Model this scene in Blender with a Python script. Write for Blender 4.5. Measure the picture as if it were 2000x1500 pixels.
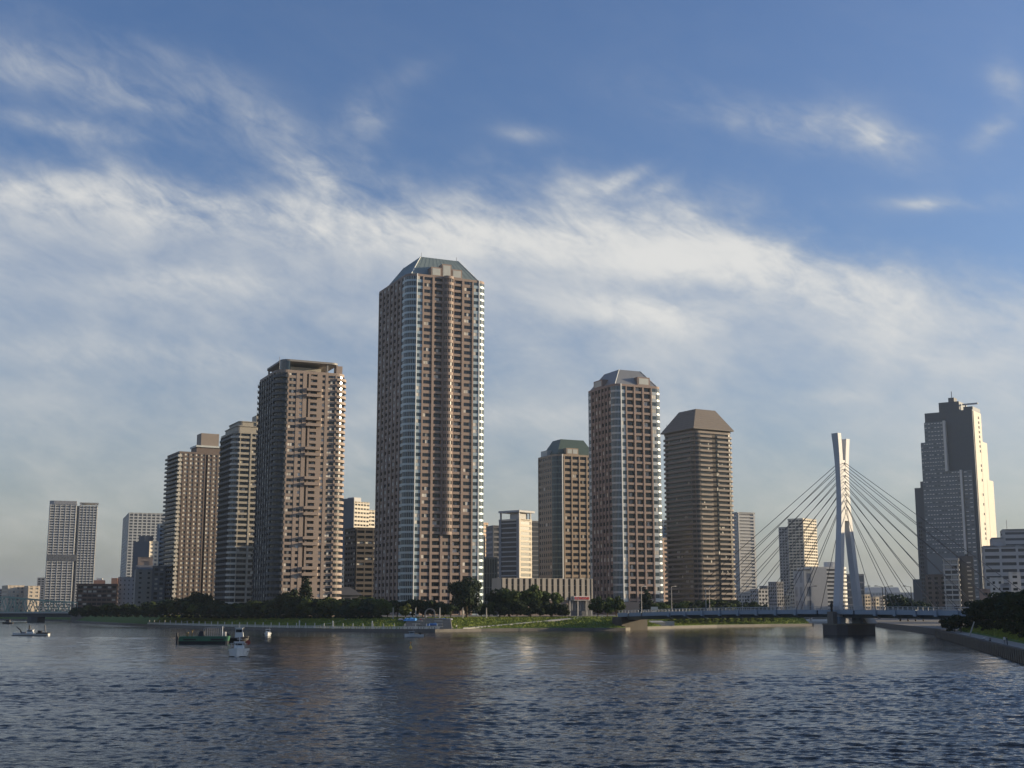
import bpy, math, random
import numpy as np
from mathutils import Vector, Matrix
R = math.radians
random.seed(7)
RNG = np.random.default_rng(7)
SC = bpy.context.scene
COL = SC.collection
for _o in list(bpy.data.objects):
    bpy.data.objects.remove(_o)

# ------------------------------------------------------------------ camera
F, HOR, EYE = 2500.0, 1186.0, 9.5            # focal length in photo pixels, horizon row, eye height above the river
PIT = math.atan((HOR - 750) / F)
cam = bpy.data.objects.new('camera', bpy.data.cameras.new('camera'))
COL.objects.link(cam)
cam.data.sensor_width = 36.0
cam.data.lens = 36.0 * F / 2000.0
cam.data.clip_start = 1.0
cam.data.clip_end = 40000.0
cam.location = (0, 0, EYE)
cam.rotation_euler = (math.pi / 2 + PIT, 0, 0)
SC.camera = cam

# ------------------------------------------------------------------ light, sky, exposure
SUN_AZ, SUN_EL = 10.0, 10.0                  # degrees beyond due right of the view, degrees above the horizon
SUN_STRENGTH, SKY_STRENGTH = 5.0, 0.088
HAZE_DENSITY = 0.000055
sd = Vector((math.cos(R(SUN_AZ)) * math.cos(R(SUN_EL)), math.sin(R(SUN_AZ)) * math.cos(R(SUN_EL)), math.sin(R(SUN_EL))))
sun = bpy.data.objects.new('sun', bpy.data.lights.new('sun', 'SUN'))
COL.objects.link(sun)
sun.data.energy = SUN_STRENGTH
sun.data.angle = R(0.5)
sun.data.color = (1.0, 0.80, 0.53)
sun.rotation_euler = sd.to_track_quat('Z', 'Y').to_euler()
sun.location = (300, 300, 300)
SC.view_settings.view_transform = 'Standard'
SC.view_settings.look = 'None'
SC.view_settings.exposure = 0.48
SC.view_settings.gamma = 1.0
SC.view_settings.use_curve_mapping = False
SC.cycles.use_denoising = True
SC.cycles.max_bounces = 6
SC.cycles.diffuse_bounces = 2
SC.cycles.glossy_bounces = 3
SC.cycles.transmission_bounces = 2
SC.cycles.volume_bounces = 0
SC.cycles.sample_clamp_indirect = 1.5
SC.cycles.caustics_reflective = False
SC.cycles.caustics_refractive = False


class NX:
    """a shader socket with arithmetic"""
    def __init__(s, nt, sock): s.nt, s.k = nt, sock
    def _m(s, op, *a, clamp=False):
        n = s.nt.nodes.new('ShaderNodeMath'); n.operation = op; n.use_clamp = clamp
        for i, v in enumerate((s,) + a):
            if isinstance(v, NX): s.nt.links.new(v.k, n.inputs[i])
            else: n.inputs[i].default_value = v
        return NX(s.nt, n.outputs[0])
    def __add__(s, o): return s._m('ADD', o)
    def __sub__(s, o): return s._m('SUBTRACT', o)
    def __mul__(s, o): return s._m('MULTIPLY', o)
    def __truediv__(s, o): return s._m('DIVIDE', o)
    def smooth(s, a, b):
        n = s.nt.nodes.new('ShaderNodeMapRange'); n.interpolation_type = 'SMOOTHSTEP'
        s.nt.links.new(s.k, n.inputs[0]); n.inputs[1].default_value = a; n.inputs[2].default_value = b
        return NX(s.nt, n.outputs[0])


def elev(y):
    cy = (750 - y) / F
    return (math.sin(PIT) + cy * math.cos(PIT)) / (math.cos(PIT) - cy * math.sin(PIT))


def make_world():
    w = bpy.data.worlds.new('World'); SC.world = w; w.use_nodes = True
    w.cycles.sampling_method = 'MANUAL'; w.cycles.sample_map_resolution = 512
    nt = w.node_tree; nt.nodes.clear()
    new, link = nt.nodes.new, nt.links.new
    out = new('ShaderNodeOutputWorld'); bg = new('ShaderNodeBackground')
    link(bg.outputs[0], out.inputs[0])
    sky = new('ShaderNodeTexSky'); sky.sky_type = 'NISHITA'; sky.sun_disc = False
    sky.sun_elevation = R(SUN_EL); sky.sun_rotation = R(90 - SUN_AZ)
    sky.air_density = 1.0; sky.dust_density = 2.5; sky.ozone_density = 2.2; sky.altitude = 10
    tc = new('ShaderNodeTexCoord')
    sep = new('ShaderNodeSeparateXYZ'); link(tc.outputs['Generated'], sep.inputs[0])
    dx, dy, dz = (NX(nt, sep.outputs[i]) for i in range(3))
    u = dx._m('ARCTAN2', dy); v = dz._m('ARCSINE')
    def noise(su, sv, rot, scale, detail, rough, dist, off=0.0):
        c, s_ = math.cos(R(rot)), math.sin(R(rot))
        a = (u * c + v * s_) * su; b = (v * c - u * s_) * sv
        cmb = new('ShaderNodeCombineXYZ'); link(a.k, cmb.inputs[0]); link(b.k, cmb.inputs[1]); cmb.inputs[2].default_value = off
        n = new('ShaderNodeTexNoise'); link(cmb.outputs[0], n.inputs['Vector'])
        n.inputs['Scale'].default_value = scale; n.inputs['Detail'].default_value = detail
        n.inputs['Roughness'].default_value = rough; n.inputs['Distortion'].default_value = dist
        return NX(nt, n.outputs['Fac'])
    big = noise(1.0, 1.9, -10, 4.0, 4, 0.5, 0.5, 3.1)
    mid = noise(1.0, 1.9, -14, 11.0, 7, 0.56, 0.35, 8.4)
    fine = noise(1.0, 2.4, -26, 30.0, 6, 0.62, 0.5, 1.7)
    puff = noise(1.0, 1.7, -6, 7.0, 6, 0.6, 0.35, 5.2)
    blobs = [(60, 435, 420, 42, 0, .40), (320, 405, 120, 34, -12, .32), (720, 445, 300, 40, -4, .34), (1080, 475, 300, 55, -10, .34),
             (1420, 500, 240, 62, -20, .36), (1370, 520, 90, 34, -8, .24), (1230, 612, 150, 30, -3, .40), (1330, 640, 60, 20, -10, .2), (1680, 590, 240, 90, -28, .22),
             (380, 575, 150, 30, 0, .28), (60, 205, 190, 40, -6, .42), (300, 225, 260, 60, -12, .34), (520, 265, 170, 40, -34, .22), (130, 300, 160, 26, 0, .30),
             (640, 330, 200, 44, -26, .28), (715, 240, 46, 50, -50, .55), (250, 130, 160, 24, -10, .2), (800, 150, 70, 22, 20, .2), (1560, 270, 240, 38, -14, .60), (1720, 300, 90, 34, -40, .46), (1030, 262, 56, 16, -6, .48),
             (1945, 312, 46, 20, 24, .6), (1870, 440, 140, 18, -4, .42), (1800, 436, 36, 10, -10, .5), (1975, 235, 28, 40, 30, .6), (1215, 352, 46, 14, 20, .5),
             (1290, 372, 36, 14, 20, .28), (200, 715, 380, 30, 0, .14), (1000, 815, 260, 26, 0, .14), (1620, 790, 60, 14, 0, .2), (690, 880, 110, 60, 0, .14)]
    cov = None
    for px, py, rx, ry, rot, amp in blobs:
        u0, v0 = math.atan((px - 1000) / F / (math.cos(PIT) - (750 - py) / F * math.sin(PIT))), math.atan(elev(py))
        c, s_ = math.cos(R(rot)), math.sin(R(rot))
        du, dv = u - u0, v - v0
        a = (du * c + dv * s_) * (F / rx); b = (dv * c - du * s_) * (F / ry)
        e = (a * a + b * b) * -0.8
        g = e._m('EXPONENT') * amp
        cov = g if cov is None else cov + g
    # away from the picture the same broken cirrus goes on
    away = (u._m('ABSOLUTE')).smooth(0.40, 0.75)
    high = v.smooth(0.46, 0.75)
    rest = away._m('MAXIMUM', high)
    cov = cov + rest * (big.smooth(0.42, 0.68) * 0.40)
    # a broad thin veil under an uneven upper edge, thinning towards the horizon
    edge = new('ShaderNodeFloatCurve')
    cv = edge.mapping.curves[0]
    pts = [(-0.45, 360), (-0.30, 375), (-0.12, 405), (0.0, 395), (0.10, 400), (0.20, 450), (0.30, 545), (0.45, 640)]
    cv.points[0].location = ((pts[0][0] + .5), math.atan(elev(pts[0][1])) * 2); cv.points[1].location = ((pts[-1][0] + .5), math.atan(elev(pts[-1][1])) * 2)
    for a_, y_ in pts[1:-1]: cv.points.new(a_ + .5, math.atan(elev(y_)) * 2)
    edge.mapping.update()
    link((u + 0.5)._m('MAXIMUM', 0.0).k, edge.inputs['Value'])
    below = NX(nt, edge.outputs[0]) * 0.5 - v + (big - 0.5) * 0.05 + (mid - 0.5) * 0.07 + (fine - 0.5) * 0.02
    veil = below.smooth(-0.035, 0.04) * (v.smooth(0.0, 0.33) * 0.20 + 0.42)
    d = veil + cov * 0.64 + (puff - 0.5) * (veil * 1.35 + 0.05) + (mid - 0.5) * (cov * 1.5 + veil * 0.32 + 0.2) + (fine - 0.5) * (cov * 1.1 + veil * 0.15 + 0.1) + (big - 0.5) * (veil * 0.5 + 0.1)
    dens = d.smooth(-0.10, 1.05) * (v.smooth(-0.02, 0.06))
    mix = new('ShaderNodeMix'); mix.data_type = 'RGBA'
    # a little colour balance of the clear sky, then cloud over it
    gain = new('ShaderNodeMix'); gain.data_type = 'RGBA'; gain.blend_type = 'MULTIPLY'; gain.inputs[0].default_value = 1.0
    link(sky.outputs[0], gain.inputs[6]); gain.inputs[7].default_value = SKY_GAIN
    link((dens * 0.9).k, mix.inputs[0]); link(gain.outputs[2], mix.inputs[6])
    cc = new('ShaderNodeMix'); cc.data_type = 'RGBA'
    link(d.smooth(0.3, 1.2).k, cc.inputs[0])
    lo = new('ShaderNodeMix'); lo.data_type = 'RGBA'; link(v.smooth(0.03, 0.26).k, lo.inputs[0])
    lo.inputs[6].default_value = CLOUD_LOW; lo.inputs[7].default_value = CLOUD_THIN
    link(lo.outputs[2], cc.inputs[6]); cc.inputs[7].default_value = CLOUD_THICK
    link(cc.outputs[2], mix.inputs[7])
    link(mix.outputs[2], bg.inputs[0])
    bg.inputs[1].default_value = SKY_STRENGTH


SKY_GAIN = (0.93, 1.12, 1.51, 1)
CLOUD_THIN = (4.45, 4.68, 4.85, 1)
CLOUD_LOW = (5.1, 4.9, 4.4, 1)
CLOUD_THICK = (6.5, 6.4, 6.1, 1)
make_world()


# ------------------------------------------------------------------ from photo measurements to places
def X_at(px, D, y=HOR):
    cy = (750 - y) / F
    return D * ((px - 1000) / F) / (math.cos(PIT) - cy * math.sin(PIT))
def Z_at(y, D): return EYE + D * elev(y)
def D_at(y, z=0.0): return (z - EYE) / elev(y)
def ratio(px): return (px - 1000) / F / (math.cos(PIT) + (HOR - 750) / F * math.sin(PIT))


# ------------------------------------------------------------------ materials
MATS = {}
def mat(name, col, rough=0.7, metal=0.0, vary=0.12, scale=0.35, spec=0.5, obj_vary=0.0, streak=False, bump=0.0, bscale=3.0):
    if name in MATS: return MATS[name]
    m = bpy.data.materials.new(name); m.use_nodes = True
    nt = m.node_tree; b = nt.nodes['Principled BSDF']
    b.inputs['Roughness'].default_value = rough; b.inputs['Metallic'].default_value = metal
    b.inputs['Specular IOR Level'].default_value = spec
    col = tuple(col)[:3]
    if vary or obj_vary:
        tc = nt.nodes.new('ShaderNodeTexCoord')
        mp = nt.nodes.new('ShaderNodeMapping'); nt.links.new(tc.outputs['Object'], mp.inputs[0])
        if streak: mp.inputs['Scale'].default_value = (1, 1, 0.12)
        n = nt.nodes.new('ShaderNodeTexNoise'); nt.links.new(mp.outputs[0], n.inputs['Vector'])
        n.inputs['Scale'].default_value = scale; n.inputs['Detail'].default_value = 6; n.inputs['Roughness'].default_value = 0.6
        f = (NX(nt, n.outputs['Fac']) - 0.5) * (2.4 * vary) + 1.0
        if obj_vary:
            oi = nt.nodes.new('ShaderNodeObjectInfo')
            f = f * ((NX(nt, oi.outputs['Random']) - 0.5) * (2 * obj_vary) + 1.0)
        mx = nt.nodes.new('ShaderNodeVectorMath'); mx.operation = 'SCALE'
        mx.inputs[0].default_value = col; nt.links.new(f.k, mx.inputs['Scale'])
        nt.links.new(mx.outputs[0], b.inputs['Base Color'])
        if bump:
            n2 = nt.nodes.new('ShaderNodeTexNoise'); nt.links.new(tc.outputs['Object'], n2.inputs['Vector'])
            n2.inputs['Scale'].default_value = bscale; n2.inputs['Detail'].default_value = 5
            bp = nt.nodes.new('ShaderNodeBump'); bp.inputs['Strength'].default_value = bump
            nt.links.new(n2.outputs['Fac'], bp.inputs['Height']); nt.links.new(bp.outputs[0], b.inputs['Normal'])
    else:
        b.inputs['Base Color'].default_value = (*col, 1)
    MATS[name] = m
    return m


def glass(name, col=(0.016, 0.02, 0.026), rough=0.12):
    return mat(name, col, rough, 0.0, vary=0.3, scale=0.25, spec=0.4, obj_vary=0.35)


G_DARK = glass('window_glass_dark')
G_BLUE = glass('window_glass_blue', (0.05, 0.075, 0.09), 0.1)
CURT = mat('curtain_pale', (0.58, 0.55, 0.49), 0.6, obj_vary=0.3)
CURT2 = mat('blind_grey', (0.20, 0.20, 0.19), 0.5, obj_vary=0.3)
FRAME = mat('window_frame_bronze', (0.07, 0.06, 0.055), 0.5)
ROOFGREY = mat('roof_equipment_grey', (0.28, 0.28, 0.28), 0.7)


# ------------------------------------------------------------------ mesh builder
class MB:
    def __init__(s): s.v, s.f, s.m, s.n = [], [], [], 0
    def add(s, vs, fs, m=0):
        vs = np.asarray(vs, float).reshape(-1, 3)
        s.v.append(vs); o = s.n
        s.f += [tuple(i + o for i in q) for q in fs]
        s.m += list(m) if isinstance(m, (list, tuple)) else [m] * len(fs)
        s.n += len(vs); return s
    def box(s, x0, x1, y0, y1, z0, z1, m=0):
        return s.add([(x0, y0, z0), (x1, y0, z0), (x1, y1, z0), (x0, y1, z0), (x0, y0, z1), (x1, y0, z1), (x1, y1, z1), (x0, y1, z1)],
                     [(0, 3, 2, 1), (4, 5, 6, 7), (0, 1, 5, 4), (1, 2, 6, 5), (2, 3, 7, 6), (3, 0, 4, 7)], m)
    def quad(s, a, b, c, d, m=0): return s.add([a, b, c, d], [(0, 1, 2, 3)], m)
    def prism(s, poly, z0, z1, m=0, mtop=None):
        n = len(poly)
        vs = [(x, y, z0) for x, y in poly] + [(x, y, z1) for x, y in poly]
        fs = [(i, (i + 1) % n, (i + 1) % n + n, i + n) for i in range(n)] + [tuple(range(n, 2 * n)), tuple(range(n - 1, -1, -1))]
        return s.add(vs, fs, [m] * n + [m if mtop is None else mtop] * 2)
    def loft(s, secs, m=0, cap=True, closed=True):
        """secs: rings of equal length"""
        n = len(secs[0]); fs = []
        for i in range(len(secs) - 1):
            for j in range(n if closed else n - 1):
                k = (j + 1) % n
                fs.append((i * n + j, i * n + k, (i + 1) * n + k, (i + 1) * n + j))
        if cap and closed:
            fs.append(tuple(range(n - 1, -1, -1))); fs.append(tuple(range((len(secs) - 1) * n, len(secs) * n)))
        return s.add(np.array(secs, float).reshape(-1, 3), fs, m)
    def tube(s, p0, p1, r0, r1=None, n=6, m=0):
        r1 = r0 if r1 is None else r1
        p0, p1 = Vector(p0), Vector(p1); d = (p1 - p0).normalized()
        a = d.orthogonal().normalized(); b = d.cross(a)
        ring = lambda p, r: [tuple(p + (a * math.cos(t) + b * math.sin(t)) * r) for t in [2 * math.pi * i / n for i in range(n)]]
        return s.loft([ring(p0, r0), ring(p1, r1)], m)
    def path(s, pts, radii, n=6, m=0):
        for i in range(len(pts) - 1): s.tube(pts[i], pts[i + 1], radii[i], radii[i + 1], n, m)
        return s
    def arc(s, c, a0, a1, ri, ro, z0, z1, n=8, m=0):
        secs = []
        for i in range(n + 1):
            t = R(a0 + (a1 - a0) * i / n); x, y = math.cos(t), math.sin(t)
            secs.append([(c[0] + x * ri, c[1] + y * ri, z0), (c[0] + x * ro, c[1] + y * ro, z0), (c[0] + x * ro, c[1] + y * ro, z1), (c[0] + x * ri, c[1] + y * ri, z1)])
        return s.loft(secs, m)
    def put(s, o, t=(0, 0, 0), rot=0.0, mm=None, sc=1.0):
        if not o.v: return s
        v = np.concatenate(o.v) * sc; c, k = math.cos(rot), math.sin(rot)
        w = v.copy(); w[:, 0] = v[:, 0] * c - v[:, 1] * k; w[:, 1] = v[:, 0] * k + v[:, 1] * c
        return s.add(w + np.array(t, float), o.f, [mm[i] for i in o.m] if mm else list(o.m))
    def mesh(s, name, mats, smooth=False):
        me = bpy.data.meshes.new(name)
        v = np.concatenate(s.v) if s.v else np.zeros((0, 3))
        me.from_pydata(v.tolist(), [], s.f)
        for m in mats: me.materials.append(m)
        if len(mats) > 1: me.polygons.foreach_set('material_index', np.array(s.m, dtype=np.int32))
        if smooth: me.polygons.foreach_set('use_smooth', np.ones(len(s.f), dtype=bool))
        me.update(); return me
    def build(s, name, mats, parent=None, loc=(0, 0, 0), rot=0.0, smooth=False):
        if not isinstance(mats, (list, tuple)): mats = [mats]
        return inst(s.mesh(name, mats, smooth), name, parent, loc, rot)


def inst(me, name, parent=None, loc=(0, 0, 0), rot=0.0):
    o = bpy.data.objects.new(name, me)
    o.location = loc; o.rotation_euler = (0, 0, rot)
    if parent: o.parent = parent
    COL.objects.link(o); return o


def tag(o, label=None, cat=None, group=None, kind=None):
    if label: o['label'] = label
    if cat: o['category'] = cat
    if group: o['group'] = group
    if kind: o['kind'] = kind
    return o


def thing(name, label, cat, loc=(0, 0, 0), rot=0.0, group=None):
    return tag(inst(None, name, None, loc, rot), label, cat, group)


def copy_tree(o, parent=None):
    c = o.copy(); COL.objects.link(c)
    if parent: c.parent = parent
    for ch in o.children: copy_tree(ch, c)
    return c


def rrect(x0, x1, y0, y1, r, n=6, corners=(1, 1, 1, 1)):
    """rounded rectangle; corners near-left, near-right, far-right, far-left"""
    pts = []
    for k, (cx, cy, a) in enumerate([(x0 + r, y0 + r, 180), (x1 - r, y0 + r, 270), (x1 - r, y1 - r, 0), (x0 + r, y1 - r, 90)]):
        if corners[k] and r > 0.01: pts += [(cx + r * math.cos(R(a + 90 * i / n)), cy + r * math.sin(R(a + 90 * i / n))) for i in range(n + 1)]
        else: pts.append([(x0, y0), (x1, y0), (x1, y1), (x0, y1)][k])
    return pts


# ================================================================== THE SETTING
def make_water():
    t = np.linspace(-0.60, 0.60, 760)
    ys = [-80.0, -20.0, 20.0, 45.0]; y = 62.0
    while y < 6000:
        ys.append(y)
        y += 0.0021 * y if y < 215 else (0.0033 * y if y < 420 else (0.012 * y if y < 900 else 0.08 * y))
    ys = np.array(ys)
    half = np.maximum(np.abs(ys), 90.0)
    Xg = t[None, :] * half[:, None]; Yg = np.repeat(ys[:, None], len(t), 1)
    dyr = np.gradient(ys)[:, None]
    # wind-roughened open water, sheltered water by the bridge and along the far shore
    calm = 1 / (1 + np.exp(-(Yg - 255 - 0.15 * (60 - Xg)) / 30.0))
    calm *= 1 / (1 + np.exp(-(Xg - 0.02 * Yg) / 26.0))
    big = np.zeros_like(Xg)
    for _ in range(14):
        a = RNG.uniform(0, 2 * math.pi); k = 2 * math.pi / RNG.uniform(35, 160)
        big += np.sin(k * (Xg * math.cos(a) * 0.45 + Yg * math.sin(a)) + RNG.uniform(0, 6.28))
    big /= 14 ** 0.5
    gust = np.clip(1.0 + 0.28 * big, 0.3, 1.6) * (1 - 0.72 * calm)
    Z = np.zeros_like(Xg)
    lam = np.concatenate([RNG.uniform(0.36, 0.7, 30), RNG.uniform(0.7, 1.3, 34), RNG.uniform(1.3, 2.6, 14), RNG.uniform(2.6, 5, 16), RNG.uniform(5, 15, 8)])
    for l in lam:
        a = R(82) + RNG.normal(0, 0.42)
        k = 2 * math.pi / l
        amp = (0.0076 * l if l < 1.3 else (0.0070 * l ** 0.5 if l < 2.6 else 0.0068 * l ** 0.5 if l < 5 else 0.0065 * l ** 0.5)) * np.clip((l / np.maximum(dyr, 1e-3) - 1.8) / 1.6, 0, 1)
        ph = k * (Xg * math.cos(a) + Yg * math.sin(a)) + RNG.uniform(0, 6.28)
        s = np.sin(ph)
        Z += amp * (s + 0.28 * np.cos(2 * ph))
    Z *= gust
    Z[:4] = 0
    nr, nc = Xg.shape
    co = np.stack([Xg, Yg, Z], -1).reshape(-1, 3).astype(np.float32)
    i = (np.arange(nr - 1)[:, None] * nc + np.arange(nc - 1)[None, :]).reshape(-1)
    q = np.stack([i, i + 1, i + nc + 1, i + nc], -1).astype(np.int32)
    me = bpy.data.meshes.new('river_water')
    me.vertices.add(len(co)); me.vertices.foreach_set('co', co.reshape(-1))
    me.loops.add(q.size); me.loops.foreach_set('vertex_index', q.reshape(-1))
    me.polygons.add(len(q)); me.polygons.foreach_set('loop_start', np.arange(0, q.size, 4, dtype=np.int32))
    me.polygons.foreach_set('use_smooth', np.ones(len(q), dtype=bool))
    me.update(); me.validate()
    m = bpy.data.materials.new('river_water'); m.use_nodes = True
    nt = m.node_tree; b = nt.nodes['Principled BSDF']
    b.inputs['Base Color'].default_value = (0.013, 0.019, 0.021, 1)
    b.inputs['Roughness'].default_value = 0.09; b.inputs['IOR'].default_value = 1.33
    tc = nt.nodes.new('ShaderNodeTexCoord')
    def noise(sx, sy, sc, det):
        mp = nt.nodes.new('ShaderNodeMapping'); mp.inputs['Scale'].default_value = (sx, sy, 1)
        mp.inputs['Rotation'].default_value = (0, 0, R(-12))
        nt.links.new(tc.outputs['Object'], mp.inputs[0])
        n = nt.nodes.new('ShaderNodeTexNoise'); nt.links.new(mp.outputs[0], n.inputs['Vector'])
        n.inputs['Scale'].default_value = sc; n.inputs['Detail'].default_value = det; n.inputs['Roughness'].default_value = 0.6
        return NX(nt, n.outputs['Fac'])
    h = noise(0.55, 1.0, 1.3, 4) * 0.22 + noise(0.7, 1, 4.0, 3) * 0.05
    patch = noise(0.35, 1.0, 0.018, 3).smooth(0.38, 0.62) * 0.5 + noise(0.6, 1.0, 0.11, 4).smooth(0.36, 0.64) * 0.5
    sep = nt.nodes.new('ShaderNodeSeparateXYZ'); nt.links.new(tc.outputs['Object'], sep.inputs[0])
    wx, wy = NX(nt, sep.outputs[0]), NX(nt, sep.outputs[1])
    shel = wy.smooth(215, 330) * (wx - wy * 0.02).smooth(-40, 50)
    st = (patch * 0.75 + 0.35) * (shel * -0.62 + 1.0)
    bp = nt.nodes.new('ShaderNodeBump'); bp.inputs['Distance'].default_value = 1.0
    nt.links.new(h.k, bp.inputs['Height']); nt.links.new((st * 0.85).k, bp.inputs['Strength'])
    nt.links.new(bp.outputs[0], b.inputs['Normal'])
    me.materials.append(m)
    tag(inst(me, 'river_water'), kind='structure')


make_water()

CONC = mat('quay_concrete', (0.15, 0.14, 0.125), 0.85, vary=0.35, scale=0.5, streak=True)
CONC_L = mat('pale_concrete', (0.42, 0.40, 0.36), 0.8, vary=0.2, scale=0.4)
PAVE = mat('promenade_paving', (0.30, 0.28, 0.25), 0.85, vary=0.2, scale=0.5)
GRASS = mat('mown_grass', (0.075, 0.125, 0.028), 0.9, vary=0.4, scale=0.22, spec=0.15, bump=0.6, bscale=2.0)
SOIL = mat('city_ground', (0.10, 0.10, 0.09), 0.9, vary=0.3, scale=0.05)

SHORE_PX = [(-500, 1211.2), (0, 1211.6), (120, 1213.5), (165, 1217), (290, 1224), (430, 1229), (560, 1232), (660, 1233.6), (740, 1234.5), (850, 1234.6),
            (895, 1233.9), (940, 1233.2), (1090, 1231.8), (1160, 1232), (1222, 1231.6), (1240, 1230), (1310, 1227.5), (1400, 1225), (1500, 1223.5), (1587, 1222.5)]
SHORE = []
for px, y in SHORE_PX:
    D = D_at(y); SHORE.append((X_at(px, D, y), D))


def shore_D(X):
    return float(np.interp(X, [p[0] for p in SHORE], [p[1] for p in SHORE]))


def strip(name, pts, rows, m, direc=(0, 1), smooth=True, nsub=1, jitter=0.0):
    P = []
    for i in range(len(pts) - 1):
        for k in range(nsub):
            a = k / nsub; P.append((pts[i][0] * (1 - a) + pts[i + 1][0] * a, pts[i][1] * (1 - a) + pts[i + 1][1] * a))
    P.append(pts[-1]); vs, fs = [], []
    nr = len(rows)
    for p in P:
        for j, (o, z) in enumerate(rows):
            jz = jitter * (random.random() - 0.5) if 0 < j < nr - 1 else 0
            vs.append((p[0] + direc[0] * o, p[1] + direc[1] * o, z + jz))
    for i in range(len(P) - 1):
        for j in range(nr - 1):
            q = (i * nr + j, (i + 1) * nr + j, (i + 1) * nr + j + 1, i * nr + j + 1)
            fs.append(q if direc[1] else q[::-1])
    return tag(MB().add(vs, fs).build(name, m, smooth=smooth), kind='structure')


QW = 1.15
strip('quay_wall', SHORE, [(0, -1.2), (0, QW), (0.6, QW), (0.6, QW - 0.3)], CONC, smooth=False)
strip('promenade_path', SHORE, [(0.55, QW - 0.12), (6.0, QW - 0.1)], PAVE)
LAWN_ROWS = [(5.9, QW - 0.12), (6.4, QW + 0.1), (13, 2.4), (20, 3.9), (25, 4.8), (29, 5.15), (34, 5.25)]
strip('lawn_bank', SHORE, LAWN_ROWS, GRASS, nsub=4, jitter=0.16)
def grass(name, pts, rows, direc, n, m, size, seed):
    g = np.random.default_rng(seed); P = np.array(pts); seg = np.linalg.norm(np.diff(P, axis=0), axis=1); cum = np.concatenate([[0], np.cumsum(seg)])
    t = g.uniform(0, cum[-1], n); o = g.uniform(rows[1][0], rows[-1][0], n)
    x = np.interp(t, cum, P[:, 0]) + direc[0] * o; y = np.interp(t, cum, P[:, 1]) + direc[1] * o
    z = np.interp(o, [r[0] for r in rows], [r[1] for r in rows]) - .02
    a = g.uniform(0, 6.28, n); s = size * g.uniform(.6, 1.4, n); c = np.stack([x, y, z], 1)
    d = np.stack([np.cos(a), np.sin(a), 0 * a], 1) * (s * .7)[:, None]; l = np.stack([g.normal(0, .25, n), g.normal(0, .25, n), np.ones(n)], 1) * s[:, None]
    v = np.stack([c - d, c + d, c + d * .6 + l, c - d * .6 + l], 1).reshape(-1, 3)
    mb = MB(); mb.v = [v]; mb.n = len(v); mb.f = [tuple(q) for q in (np.arange(n)[:, None] * 4 + np.arange(4)).tolist()]; mb.m = [0] * n
    tag(mb.build(name, m), kind='stuff')


BLADE = mat('grass_blades', (0.19, 0.23, 0.05), 0.9, vary=0.4, scale=0.2, spec=0.1)
grass('grass', SHORE[4:], LAWN_ROWS, (0, 1), 60000, BLADE, 0.3, 3)
g = MB()
back = [(p[0], p[1] + 33.8) for p in SHORE]
for i in range(len(back) - 1):
    g.quad((*back[i], 5.22), (*back[i + 1], 5.22), (back[i + 1][0], 1290, 5.22), (back[i][0], 1290, 5.22))
tag(g.build('island_ground', SOIL), kind='structure')
ex, ey = SHORE[-1]
tag(MB().prism([(ex - 1, ey + 0.6), (ex + 0.6, ey), (ex + 2, ey + 8), (ex + 6, ey + 60), (ex + 30, 1290), (ex - 1, 1290)], -1.2, 1.35).build('channel_quay', CONC), kind='structure')
# far city ground to the horizon
tag(MB().prism([(-9000, 1285), (9000, 1285), (9000, 12000), (-9000, 12000)], -1.0, 4.6).build('city_ground', SOIL), kind='structure')
# a stepped path line cut into the lawn left and right: pale ramps
def ramp(pts, w=1.3):
    r = MB()
    for i in range(len(pts) - 1):
        a, b = Vector(pts[i]), Vector(pts[i + 1])
        n = Vector((0, 1, 0.16)) * (w / 2)
        r.add([tuple(a - n), tuple(b - n), tuple(b + n), tuple(a + n), tuple(a - n - Vector((0, 0, .5))), tuple(b - n - Vector((0, 0, .5)))], [(0, 1, 2, 3), (4, 5, 1, 0)])
    return tag(r.build('ramp_path', CONC_L), kind='structure')


def lawn_z(off): return float(np.interp(off, [r[0] for r in LAWN_ROWS], [r[1] for r in LAWN_ROWS]))
def on_lawn(px, off, dz=0.14):
    X = X_at(px, shore_D(X_at(px, 540)) + off); X = X_at(px, shore_D(X) + off)
    return (X, shore_D(X) + off, lawn_z(off) + dz)


ramp([on_lawn(605, 7), on_lawn(650, 16), on_lawn(683, 25)])
ramp([on_lawn(905, 6.5), on_lawn(960, 10), on_lawn(1060, 19), on_lawn(1130, 26), on_lawn(1180, 29)], 2.2)
ramp([on_lawn(335, 7), on_lawn(375, 20)])
ramp([on_lawn(400, 20), on_lawn(480, 7)])

# right bank
RB = [(34, -90), (44, 40), (56, 105), (70, 160), (85.5, 216), (103, 285), (121, 355), (134, 408), (139, 427)]
RBW = 2.35
CONC_D = mat('dark_brown_concrete', (0.075, 0.066, 0.056), 0.85, vary=0.4, scale=0.6, streak=True)  # dark brown base colour with vertical streaks
strip('embankment_wall', RB, [(0, -1.2), (-0.12, 1.4), (0, RBW), (0.9, RBW), (0.9, RBW - 0.5)], CONC_D, direc=(1, 0), smooth=False)
strip('embankment_path', RB, [(0.85, RBW - 0.4), (7, RBW - 0.35)], PAVE, direc=(1, 0))
strip('embankment_lawn', RB, [(6.9, RBW - 0.4), (7.3, RBW), (12, 4.2), (18, 6.3), (24, 7.2), (40, 7.4)], GRASS, direc=(1, 0), nsub=5, jitter=0.2)
grass('grass', RB[3:], [(6.9, RBW - .4), (7.3, RBW), (12, 4.2), (18, 6.3), (24, 7.2)], (1, 0), 26000, BLADE, 0.22, 4)
tag(MB().prism([(p[0] + 38, p[1]) for p in RB] + [(1500, 427), (1500, -90)], 1.0, 7.3).build('right_bank_ground', SOIL), kind='structure')
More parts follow.
